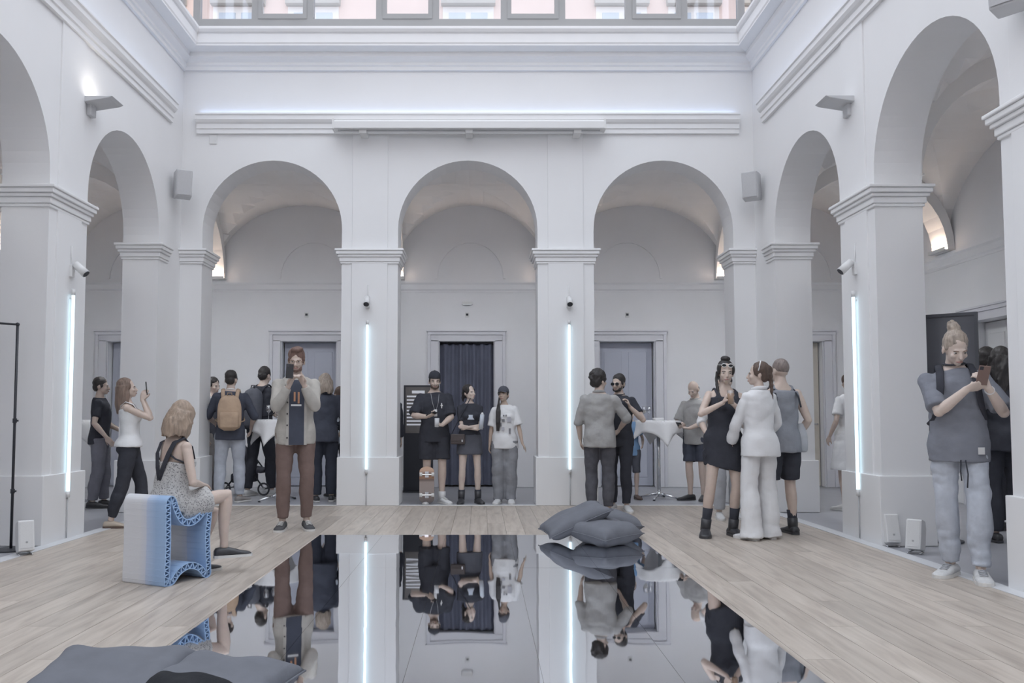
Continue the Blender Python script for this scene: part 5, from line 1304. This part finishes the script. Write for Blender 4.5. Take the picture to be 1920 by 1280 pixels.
backpack(P, BLK, 'black backpack worn by the man with the blond bun', w=.125, h=.23, dep=.06, hc=.20, yoff=.18, detail=False)
# 20 / 21 / 22 people in the right corridor
p = G(1889, 1016)
P = Person('long-haired person in black seen from behind in the right corridor', p, hgt(1885, 655, p), 200, 'f', 1.14, hands=((.22, -.16, .96), (-.25, -.1, .92)), head=(-30, 4, 0), lod=.7)
P.body().hair(HAIRM['dark'], 'wavy', 3, .34); P.shirt(BLK, hem=-.20, off=.03, sleeve=1.9, loose=.05, soff=.03, wr=.010, name='jacket'); P.trousers(BLK, 1.96, .012, [(0, .02), (1, .03), (2, .04)]); P.shoes(LEATH)
p = V(5.42, 8.95, 0)
P = Person('dark-haired man standing behind the black display in the right corridor', p, 1.90, 120, 'm', 1.0, lod=.6, skin=SKIN_T)
P.body().hair(HAIRM['dark'], 'short'); P.face(); P.shirt(BLK, hem=-.14, sleeve=1.9, loose=.03); P.trousers(BLK, 1.96); P.shoes(LEATH)
p = onZ(1597, 952); p = V(4.66, 10.62, 0)
P = Person('person in white t-shirt and white skirt half hidden by the pier of the right wall', p, 1.72, 215, 'f', 1.05, hands=((.26, -.05, .95), (-.26, -.02, .95)), lod=.6)
P.body().hair(HAIRM['brown'], 'tied', 2, .2); P.shirt(WHT, hem=-.02, sleeve=.75, loose=.05, sflare=.04); P.skirt(WHT, .12, .45, .07, wr=.010); P.shoes(SOLEW)

# ------------------------------------------------------------------ printed seat and the woman sitting on it
A = G(308, 1101); B = G(390, 1082); Lft = G(233, 1091)
dv = (B - A); dv.z = 0; plen = dv.length; dv.normalize(); ev = V(-dv.y, dv.x, 0)      # profile direction, extrusion direction
ew = 0.42
seat_e = empty('printed_seat', A); tag(seat_e, 'blue and white 3D-printed ribbed seat with a woman sitting on it', 'seat')
seat_e.rotation_euler = (0, 0, math.atan2(dv.y, dv.x))
plen = 0.44
# local: x along the profile, y along the extrusion, z up
ctrl = [(0.00, 0.03), (0.005, 0.30), (0.0, 0.56), (0.02, 0.615), (0.06, 0.63), (0.095, 0.60), (0.125, 0.53), (0.17, 0.465), (0.23, 0.445), (0.29, 0.465), (0.345, 0.505), (0.40, 0.525), (0.435, 0.505), (0.44, 0.46), (0.425, 0.30), (0.44, 0.08), (0.44, 0.02), (0.41, 0.0), (0.37, 0.008), (0.31, 0.065), (0.23, 0.09), (0.15, 0.065), (0.09, 0.01), (0.05, 0.0), (0.015, 0.005)]
def catmull(pts, sub=6):
    out = []; n = len(pts)
    for i in range(n):
        p0, p1, p2, p3 = [Vector(pts[(i + k) % n]) for k in (-1, 0, 1, 2)]
        for j in range(sub):
            t = j / sub; out.append(0.5 * ((2 * p1) + (p2 - p0) * t + (2 * p0 - 5 * p1 + 4 * p2 - p3) * t * t + (3 * p1 - p0 - 3 * p2 + p3) * t ** 3))
    return out
outer = catmull(ctrl)
# resample evenly
def resample(pts, n):
    seg = [(pts[(i + 1) % len(pts)] - pts[i]).length for i in range(len(pts))]; tot = sum(seg); out = []; i = 0; acc = 0
    for k in range(n):
        d = tot * k / n
        while acc + seg[i] < d: acc += seg[i]; i += 1
        out.append(pts[i].lerp(pts[(i + 1) % len(pts)], (d - acc) / seg[i]))
    return out
NS = 208
outer = resample(outer, NS)
def offset(pts, d):
    out = []
    for i in range(len(pts)):
        t = (pts[(i + 2) % len(pts)] - pts[i - 2]).normalized(); out.append(pts[i] + Vector((t.y, -t.x)) * d)
    return out
inner = offset(outer, 0.048)
cen = sum((q for q in outer), Vector((0, 0))) / NS
if (inner[20] - cen).length > (outer[20] - cen).length: inner = offset(outer, -0.048)
def grad_mat():
    m = bpy.data.materials.new('printed_gradient'); m.use_nodes = True; nt = m.node_tree; b = nt.nodes['Principled BSDF']; b.inputs['Roughness'].default_value = .5
    tc = nt.nodes.new('ShaderNodeTexCoord'); sx = nt.nodes.new('ShaderNodeSeparateXYZ'); nt.links.new(tc.outputs['Object'], sx.inputs[0])
    r = nt.nodes.new('ShaderNodeValToRGB'); mr = nt.nodes.new('ShaderNodeMapRange'); mr.inputs['From Max'].default_value = ew; nt.links.new(sx.outputs['Y'], mr.inputs[0]); nt.links.new(mr.outputs[0], r.inputs[0])
    cr = r.color_ramp; cr.elements[0].position = 0.0; cr.elements[0].color = (.36, .52, .76, 1); cr.elements[1].position = .62; cr.elements[1].color = (.70, .71, .74, 1)
    for p_, c_ in ((.22, (.34, .48, .70, 1)), (.36, (.44, .55, .73, 1)), (.44, (.50, .58, .74, 1)), (.46, (.62, .65, .74, 1))): e_ = cr.elements.new(p_); e_.color = c_
    nt.links.new(r.outputs[0], b.inputs['Base Color'])
    w = nt.nodes.new('ShaderNodeTexWave'); w.bands_direction = 'Y'; w.inputs['Scale'].default_value = 60; nt.links.new(tc.outputs['Object'], w.inputs['Vector'])
    bp = nt.nodes.new('ShaderNodeBump'); bp.inputs['Strength'].default_value = .25; bp.inputs['Distance'].default_value = .002; nt.links.new(w.outputs['Fac'], bp.inputs['Height']); nt.links.new(bp.outputs[0], b.inputs['Normal'])
    return m
GRAD = grad_mat()
def ribbon(name, a, b, m):
    mb = MB(); n = len(a); vs = [(q.x, 0, q.y) for q in a] + [(q.x, ew, q.y) for q in a] + [(q.x, 0, q.y) for q in b] + [(q.x, ew, q.y) for q in b]; fs = []
    for i in range(n):
        j = (i + 1) % n
        fs += [(i, j, n + j, n + i), (2 * n + i, 2 * n + j, 3 * n + j, 3 * n + i), (i, j, 2 * n + j, 2 * n + i), (n + i, n + j, 3 * n + j, 3 * n + i)]
    mb.add(vs, fs); return mb.build(name, m, seat_e, smooth=False)
ribbon('outer_shell', outer, offset(outer, 0.006 if (offset(outer, .006)[20] - cen).length < (outer[20] - cen).length else -0.006), GRAD)
ribbon('inner_shell', [q.lerp(p_, .12) for q, p_ in zip(inner, outer)], inner, GRAD)
mb = MB(); NZ = 104; half = .0035
for k in range(NZ):
    i0 = (2 * k) % NS; i1 = (2 * k + 2) % NS
    a = outer[i0] if k % 2 == 0 else inner[i0]; b = inner[i1] if k % 2 == 0 else outer[i1]
    d = (b - a).normalized(); nn = Vector((-d.y, d.x)) * half
    q = [a + nn, b + nn, b - nn, a - nn]
    mb.prism([(w.x, w.y) for w in q], 0.002, ew - 0.002, lambda x, z, y: (x, y, z))
mb.build('zigzag_infill', GRAD, seat_e)
# seated woman
s_ = seat_e.rotation_euler.z
mid = A + dv * 0.235 + ev * (ew * 0.50)
PATT = bpy.data.materials.new('cloth_patterned'); PATT.use_nodes = True
nt = PATT.node_tree; tc = nt.nodes.new('ShaderNodeTexCoord'); vo = nt.nodes.new('ShaderNodeTexVoronoi'); vo.inputs['Scale'].default_value = 80; nt.links.new(tc.outputs['Object'], vo.inputs['Vector'])
cr = nt.nodes.new('ShaderNodeValToRGB'); cr.color_ramp.elements[0].position = .16; cr.color_ramp.elements[0].color = (.10, .098, .105, 1); cr.color_ramp.elements[1].position = .62; cr.color_ramp.elements[1].color = (.50, .49, .48, 1); e_ = cr.color_ramp.elements.new(.34); e_.color = (.40, .39, .385, 1)
nt.links.new(vo.outputs['Distance'], cr.inputs[0]); nt.links.new(cr.outputs[0], nt.nodes['Principled BSDF'].inputs['Base Color']); nt.nodes['Principled BSDF'].inputs['Roughness'].default_value = .85
MATS['cloth_patterned'] = PATT
hd = math.degrees(math.atan2(dv.x, -dv.y)) - 14
P = Person('woman with blond bob in patterned dress with black V-back sitting on the printed seat', V(mid.x, mid.y, 0), 1.66, hd, 'f', 1.02, lean=9, seat=(0, 0, .555), feet=((.05, -.27, .0), (-.09, -.42, .12)), footyaw=(5, -20), kneepole=((.1, -.6, 1), (-.05, -.6, 1)), hands=((.10, -.26, .12, 1), (-.08, -.22, .13, 1)), poles=((1, .9, -.2), (-1, .9, -.2)), head=(24, 4, 0), skin=SKIN, rel=False)
P.body(hand={0: dict(curl=22, n=(0, 0, -1)), 1: dict(curl=22, n=(0, 0, -1))}).face().hair(hairmat('dark_blond', (.33, .25, .19)), 'bob', 11, .215)
mb = MB(); P.torso(mb, -.06, .31, .012, 1.0, [(-.06, .02, .02), (.3, .002, .002)])
for sg in (-1, 1): mb.ell(P.tp(sg * .066, -.080, .31), [.060 * P.s] * 3, nu=12, nv=8)
for i in (0, 1): P.leg(mb, i, 0, .62, .016, 1.0, [(0, .015), (.62, .03)])
bake_obj('dress', mb, PATT, P.e, .0105, 3, .006, 14, 3)
for sg in (-1, 1):
    rx, ry, yo = interp(P.tab, .3)
    P.strip(BLK, [P.tp(0, .108, .175), P.tp(sg * .045, .112, .27), P.tp(sg * .085, .108, .37), P.tp(sg * .098, .082, .46), P.tp(sg * .096, .01, .508), P.tp(sg * .092, -.07, .45), P.tp(sg * .08, -.115, .36)], .030, .006, 'black_v_strap', up=(0, 1, 0))
    P.strip(BLK, [P.tp(sg * .088, .105, .37), P.tp(sg * .135, .07, .335), P.tp(sg * .158, .0, .315), P.tp(sg * .14, -.07, .33)], .014, .005, 'black_trim', up=(0, 0, 1))
P.shoes(LEATH, SOLEW, name='espadrille')

# ------------------------------------------------------------------ cocktail tables, glasses
LINEN = cloth('white_linen', (.78, .78, .79), .02, .1)
def table(px, py, h, label, labelc, rot, r=.32):
    p = G(px, py)
    t = empty('cocktail_table', p, rot); tag(t, label, 'table')
    MB().cyl((0, 0, .05), (0, 0, h - .02), .026, None, 18).build('column', CHROME, t, smooth=True)
    MB().lathe([(0, h - .025), (r, h - .025), (r, h - .003), (0, h - .003)], n=32).build('table_top', WHITEP, t)
    for k in range(4):
        a = math.pi / 2 * k + .5
        MB().tube([(.02 * math.cos(a), .02 * math.sin(a), .075), (.14 * math.cos(a), .14 * math.sin(a), .05), (.30 * math.cos(a), .30 * math.sin(a), .016)], [(.016, .022), (.013, .02), (.010, .016)], 10).build('foot', CHROME, t, smooth=True)
        MB().cyl((.29 * math.cos(a), .29 * math.sin(a), 0), (.29 * math.cos(a), .29 * math.sin(a), .014), .018, None, 10).build('glide', BLACKM, t)
    MB().lathe([(0, .03), (.05, .03), (.045, .09), (.028, .11), (0, .11)]).build('hub', CHROME, t, smooth=True)
    # square cloth: overhang falls along the edge, corners hang lowest
    c = empty('tablecloth', p + V(0, 0, h), rot + .25); tag(c, labelc, 'tablecloth')
    mb = MB(); nA, nR = 96, 14; S = .50; vs = [(0, 0, .004)]; fs = []
    for j in range(1, nR + 1):
        for i in range(nA):
            a = 2 * math.pi * i / nA; ext = S / max(abs(math.cos(a)), abs(math.sin(a))); d = ext * j / nR
            if d <= r + .006: q = (d, .004)
            else:
                over = d - r - .006; fl = .10 + .05 * math.sin(a * 8 + 1)
                q = (r + .008 + over * (.16 + .10 * math.sin(a * 4 * 2 + 1.2)), .004 - over * .96)
            vs.append((q[0] * math.cos(a), q[0] * math.sin(a), q[1]))
    for i in range(nA): fs.append((0, 1 + i, 1 + (i + 1) % nA))
    for j in range(nR - 1):
        for i in range(nA): o = 1 + j * nA; fs.append((o + i, o + nA + i, o + nA + (i + 1) % nA, o + (i + 1) % nA))
    mb.add(vs, fs); o = mb.build('cloth', LINEN, c, smooth=True); sm = o.modifiers.new('solid', 'SOLIDIFY'); sm.thickness = .003
    return p + V(0, 0, h + .006)
WG = glass_mat('wine_glass', (.93, .94, .96), .22)
def wineglass(p, label, wine=None):
    t = empty('wine_glass', p); tag(t, label, 'wine glass', 'wine glasses on the cocktail tables')
    MB().lathe([(0, 0), (.034, 0), (.034, .003), (.006, .006), (.0045, .08), (.012, .09), (0, .092)], n=18).build('stem', WG, t, smooth=True)
    MB().lathe([(.008, .09), (.034, .115), (.040, .145), (.032, .20), (.031, .20), (.038, .145), (.032, .118), (.004, .094)], n=18).build('bowl', WG, t, smooth=True)
    if wine: MB().lathe([(0, .096), (.030, .118), (.036, .14), (0, .14)], n=18).build('wine', wine, t, smooth=True)
REDW = mat('dark_drink', (.04, .025, .03), .2, 0); PALEW = mat('pale_drink', (.55, .52, .45), .2, 0)
tp_ = table(520, 938, 1.135, 'chrome cocktail table behind the man in the beige overshirt', 'white cloth draped over the left cocktail table', .3)
wineglass(tp_ + V(-.12, -.08, 0), 'clear wine glass at the left edge of the left cocktail table', REDW); wineglass(tp_ + V(-.04, .06, 0), 'clear wine glass in the middle of the left cocktail table', REDW); wineglass(tp_ + V(.06, -.05, 0), 'clear wine glass nearest the man in the beige overshirt', PALEW)
tp2 = table(1236, 935, 1.12, 'chrome cocktail table under the right back arch', 'white cloth draped over the right cocktail table', .62)
wineglass(tp2 + V(-.20, .02, 0), 'clear wine glass at the left edge of the right cocktail table', PALEW); wineglass(tp2 + V(-.12, .08, 0), 'second clear wine glass on the right cocktail table', None)
o = tag(MB().box((0, 0, 0), (.14, .09, .035)).build('napkin_stack', LINEN, bevel=.006), 'stack of white napkins on the right cocktail table', 'napkins'); o.location = tp2 + V(.0, 0, .019); o.rotation_euler = (0, 0, .3)
tp3 = table(126, 944, 1.13, 'chrome cocktail table mostly hidden behind the left pier', 'white cloth of the table behind the left pier', .1)

# ------------------------------------------------------------------ floor cushions
CUSH = cloth('cushion_grey', (.165, .172, .195), .06, .3, 12); CUSHB = cloth('cushion_black', (.025, .026, .03), .06, .2, 120)
def cushion(p, rot, w, d, h, label, m=CUSH, seed=1, sag=.0):
    t = bpy.data.objects.new('cushion', None); COL.objects.link(t); t.location = p; t.rotation_euler = rot; tag(t, label, 'cushion', 'floor cushions'); t.empty_display_size = .1
    n = 26; mb = MB(); vs = []; g = random.Random(seed); ph = [g.uniform(0, 6) for _ in range(6)]
    for side in (1, -1):
        for j in range(n + 1):
            for i in range(n + 1):
                u, v = -1 + 2 * i / n, -1 + 2 * j / n
                k = ((1 - u ** 4) * (1 - v ** 4)) ** .55 if abs(u) < 1 and abs(v) < 1 else 0
                pin = 1 - .09 * (1 - v * v) * abs(u) ** 3; pin2 = 1 - .09 * (1 - u * u) * abs(v) ** 3
                wrk = .012 * math.sin(5 * u + 3 * v + ph[0]) * math.sin(4 * v - 2 * u + ph[1]) * k + .008 * math.sin(11 * u * v + ph[2]) * (1 - k) * (1 if k > 0 else 0)
                z = side * h * k + wrk + sag * (u * u - .3)
                vs.append((u * w / 2 * pin, v * d / 2 * pin2, z))
    m1 = n + 1; K = m1 * m1
    fs = [(j * m1 + i, j * m1 + i + 1, (j + 1) * m1 + i + 1, (j + 1) * m1 + i) for j in range(n) for i in range(n)]
    mb.add(vs, fs + [tuple(K + q for q in f[::-1]) for f in fs])
    me = mb.mesh('cushion_cover', True, False); bm = bmesh.new(); bm.from_mesh(me); bmesh.ops.remove_doubles(bm, verts=bm.verts, dist=1e-4); bmesh.ops.recalc_face_normals(bm, faces=bm.faces); bm.to_mesh(me); bm.free()
    link('cushion_cover', me, m, t)
    edge = []
    for a, b in (((-1, -1), (1, -1)), ((1, -1), (1, 1)), ((1, 1), (-1, 1)), ((-1, 1), (-1, -1))):
        for i in range(8):
            q = i / 8; u, v = lerp(a[0], b[0], q), lerp(a[1], b[1], q)
            edge.append((u * w / 2 * (1 - .09 * (1 - v * v) * abs(u) ** 3), v * d / 2 * (1 - .09 * (1 - u * u) * abs(v) ** 3), sag * (u * u - .3)))
    MB().tube(edge, .005, 6, close=True).build('piping', m, t, smooth=True)
R_ = math.radians
cushion(V(.90, 8.12, .20), (R_(3), R_(-23), R_(7)), .66, .50, .09, 'grey floor cushion leaning at the left of the pile on the mirror', CUSH, 1)
cushion(V(1.15, 7.90, .115), (R_(5), R_(-3), R_(38)), .52, .52, .105, 'grey floor cushion at the front of the pile on the mirror', CUSH, 2)
cushion(V(1.26, 8.42, .15), (R_(0), R_(6), R_(10)), .56, .54, .11, 'grey floor cushion at the back of the pile by the mirror', CUSH, 3)
cushion(V(-1.50, 3.46, .115), (R_(5), R_(2), R_(4)), .58, .60, .10, 'grey floor cushion at the lower left lying half on the mirror', CUSH, 4, .03)
cushion(V(-1.04, 3.42, .11), (R_(0), R_(4), R_(-8)), .50, .56, .095, 'grey floor cushion on the mirror beside the lower left cushion', CUSH, 5, .02)
cushion(V(-1.07, 3.05, .18), (R_(8), R_(6), R_(-4)), .34, .32, .065, 'black floor cushion at the bottom edge in front of the grey ones', CUSHB, 6)

# ------------------------------------------------------------------ stands, boxes, display, kiosk, skateboard
# black pole stand on the left
p = V(-4.20, 7.57, 0)
t = empty('pole_stand', (p.x, p.y, 0)); tag(t, 'thin black pole frame on a flat base by the left arch', 'stand')
zt = onY(30, 608, p.y).z
MB().cyl((0, 0, .01), (0, 0, zt), .012, None, 10).build('pole', BLACKM, t, smooth=True)
MB().cyl((-.45, .02, zt + .03), (0, 0, zt), .010, None, 10).build('crossbar', BLACKM, t, smooth=True); MB().cyl((-.45, .02, .01), (-.45, .02, zt + .03), .012, None, 10).build('pole', BLACKM, t, smooth=True)
for a in ((0, 0), (-.45, .02)): MB().lathe([(0, 0), (.16, 0), (.16, .008), (.02, .014), (0, .014)], (a[0], a[1], 0)).build('base_plate', BLACKM, t, smooth=False)
for z in (.52, 1.15): MB().cyl((0, 0, z - .02), (0, 0, z + .02), .018, None, 10).box((.022, -.01, z), (.03, .012, .016)).build('clamp', BLACKM, t)
MB().ell((0, 0, zt), (.018, .018, .018), nu=10, nv=8).build('joint', BLACKM, t, smooth=True)
# small white floor speakers
def floor_speaker(px, py, yaw, label):
    p = G(px, py); t = empty('floor_speaker', p, yaw); tag(t, label, 'floor speaker', 'small white wedge speakers on the floor')
    R = Matrix.Rotation(R_(-14), 3, 'X'); mb = MB()
    prof = [(-.075, .0), (-.075, .25), (-.055, .262), (.045, .262), (.085, .20), (.085, .03), (.05, 0)]
    mb.prism(prof, -.062, .062, lambda a, b, w: tuple(R @ V(w, a, b) + V(0, 0, .028))); mb.build('cabinet', WHITEP, t, bevel=.008)
    mb = MB(); mb.add([R @ V(x_, -.0765, z) + V(0, 0, .028) for x_, z in ((-.05, .02), (.05, .02), (.05, .245), (-.05, .245))] + [R @ V(x_, -.079, z) + V(0, 0, .028) for x_, z in ((-.05, .02), (.05, .02), (.05, .245), (-.05, .245))], [(0, 1, 2, 3), (4, 5, 6, 7), (0, 1, 5, 4), (1, 2, 6, 5), (2, 3, 7, 6), (3, 0, 4, 7)]); mb.build('grille', mat('white_grille', (.66, .66, .66), .6, .06, 300), t)
    mb = MB(); mb.box(R @ V(0, -.081, .07) + V(0, 0, .028), (.016, .004, .016)); mb.build('badge', GREYP, t)
    MB().tube([(-.05, -.05, .006), (-.05, .06, .006), (0, .085, .03), (.05, .06, .006), (.05, -.05, .006)], .006, 8).build('wire_stand', CHROME, t, smooth=True)
floor_speaker(47, 1040, R_(38), 'small white wedge speaker on the floor by the left arch')
floor_speaker(1672, 1024, R_(-5), 'small white wedge speaker on the floor nearest the right pier')
floor_speaker(1716, 1037, R_(-42), 'small white wedge speaker on the floor next to the man with the bun')
# black framed display on a stand in the right arch
DFRAME = mat('display_frame', (.07, .073, .085), .5, .03)
p = G(1766, 1014); t = empty('display_stand', p, R_(-38)); tag(t, 'tall black framed display on a pole stand behind the man with the bun', 'display')
MB().lathe([(0, 0), (.19, 0), (.19, .012), (.03, .02), (0, .02)], n=28).build('base_plate', DFRAME, t); MB().cyl((0, 0, .015), (0, 0, 1.2), .017, None, 14).build('pole', DFRAME, t, smooth=True)
zt = 2.17; zb = .98; xa, xb = -.12, .36
for nm, a in (('frame', (xa, xb, -.05, -.01, zt - .03, zt)), ('frame', (xa, xb, -.05, -.01, zb, zb + .03)), ('frame', (xa, xa + .03, -.05, -.01, zb + .03, zt - .03)), ('frame', (xb - .03, xb, -.05, -.01, zb + .03, zt - .03))): MB().bx(*a).build(nm, DFRAME, t)
MB().bx(xa + .03, xb - .03, -.035, -.02, zb + .03, zt - .03).build('screen', mat('dark_screen', (.13, .133, .15), .12, .15, 2), t); MB().bx(-.04, .04, -.01, .02, 1.1, 1.2).build('bracket', DFRAME, t)
# kiosk with menu board
p = G(784, 922); t = empty('info_kiosk', p); tag(t, 'black upright menu kiosk with white text lines left of the curtained doorway', 'kiosk')
kh = onY(784, 722, p.y).z; kw = .23
MB().bx(-kw, kw, -.04, .06, 0.02, kh).build('body', BLACKM, t, bevel=.006); MB().bx(-kw - .02, kw + .02, -.10, .12, 0, .02).build('base', BLACKM, t)
MB().bx(-kw + .03, kw - .02, -.046, -.038, kh * .55, kh - .03).build('screen', mat('kiosk_screen', (.16, .15, .145), .2, .2, 3), t)
g = random.Random(2)
MB().bx(-.10, .10, -.05, -.045, kh - .13, kh - .085).build('heading_bar', mat('kiosk_text', (.75, .75, .76), .5, 0, emit=(.8, .85, 1), estr=.12), t)
for k in range(9): MB().bx(-kw + .05, kw - .05 - g.uniform(0, .12), -.05, -.045, kh - .19 - k * .055, kh - .165 - k * .055).build('text_line', MATS['kiosk_text'], t)
# skateboard standing in front of the man with the cap
p = G(800, 946); t = empty('skateboard', (p.x, p.y + .02, 0), R_(4)); t.rotation_euler = (R_(-7), 0, R_(4)); tag(t, 'skateboard standing on its tail against the leg of the man in the backwards cap', 'skateboard')
def deckz(v): return .03 * max(0, abs(v) - .68) / .32
rings = []
for i in range(25):
    v = -1 + 2 * i / 24; hw_ = .10 * (1 - max(0, (abs(v) - .70) / .30) ** 2.2) ** .5 if abs(v) < 1 else .004; hw_ = max(hw_, .012)
    rings.append([V(x_ * hw_, deckz(v) + y_, .262 + .25 * v) for x_, y_ in ((-1, -.004), (1, -.004), (1, .006), (-1, .006))])
def deck_mat():
    m = mat('skate_graphic', (.36, .30, .27), .5, .45, 7); nt = m.node_tree; b = nt.nodes['Principled BSDF']
    tc = nt.nodes.new('ShaderNodeTexCoord'); sx = nt.nodes.new('ShaderNodeSeparateXYZ'); nt.links.new(tc.outputs['Object'], sx.inputs[0]); r = nt.nodes.new('ShaderNodeValToRGB'); nt.links.new(sx.outputs['Z'], r.inputs[0])
    for e_, (po, co) in zip((r.color_ramp.elements[0], r.color_ramp.elements[1]), ((0, (.10, .10, .11, 1)), (1, (.52, .32, .20, 1)))): e_.position = po; e_.color = co
    for po, co in ((.07, (.30, .25, .23, 1)), (.30, (.33, .27, .245, 1)), (.33, (.17, .12, .11, 1)), (.36, (.50, .30, .20, 1)), (.42, (.30, .19, .15, 1)), (.46, (.50, .32, .22, 1))): q = r.color_ramp.elements.new(po); q.color = co
    nt.links.new(r.outputs[0], b.inputs['Base Color']); return m
MB().loft(rings).build('deck', deck_mat(), t, smooth=False)
for z in (.125, .40):
    tr = MB().bx(-.025, .025, -.03, -.004, z - .04, z + .04).cyl((-.085, -.04, z), (.085, -.04, z), .011, None, 10).build('truck', CHROME, t)
    for sg in (-1, 1): MB().cyl((sg * .062, -.04, z), (sg * .098, -.04, z), .027, None, 16).build('wheel', SOLEW, tr, smooth=False)
# pushchair behind the man with the tan backpack
p = G(472, 926); t = empty('pushchair', (p.x, p.y, 0), R_(80)); tag(t, 'black folding pushchair between the man with the tan backpack and the left table', 'pushchair')
for x_, y_ in ((-.24, -.30), (.24, -.30), (-.24, .32), (.24, .32)):
    w_ = MB().tube([(x_, y_ + .085 * math.cos(a), .10 + .085 * math.sin(a)) for a in [2 * math.pi * k / 18 for k in range(18)]], .014, 8, close=True).build('wheel', BLACKM, t, smooth=True)
    for k in range(5):
        a = 2 * math.pi * k / 5; MB().cyl((x_, y_, .10), (x_, y_ + .08 * math.cos(a), .10 + .08 * math.sin(a)), .006, None, 6).build('spoke', GREYP, w_)
for x_ in (-.22, .22):
    MB().tube([(x_, -.30, .10), (x_, .0, .48), (x_, .30, .80), (x_, .42, .92)], .012, 8).build('frame_tube', BLACKM, t, smooth=True); MB().tube([(x_, .32, .10), (x_, .0, .48)], .012, 8).build('frame_tube', BLACKM, t, smooth=True)
MB().cyl((-.22, .42, .92), (.22, .42, .92), .016).build('handlebar', BLACKM, t, smooth=True); MB().cyl((-.24, .32, .10), (.24, .32, .10), .009).build('axle', BLACKM, t); MB().cyl((-.24, -.30, .10), (.24, -.30, .10), .009).build('axle', BLACKM, t)
mb = MB(); rings = [[V(x_ * .20, y_, z + .02 * abs(x_)) for x_ in (-1, -.5, 0, .5, 1)] + [V(x_ * .20, y_ + .03, z - .03) for x_ in (1, .5, 0, -.5, -1)] for y_, z in ((-.26, .36), (-.10, .38), (.02, .40), (.14, .58), (.22, .74))]
mb.loft(rings); mb.build('seat_fabric', CHAR, t, smooth=True)
mb = MB().box((0, .12, .25), (.36, .30, .14)); mb.build('basket', CHAR, t, bevel=.03)
bake_all()
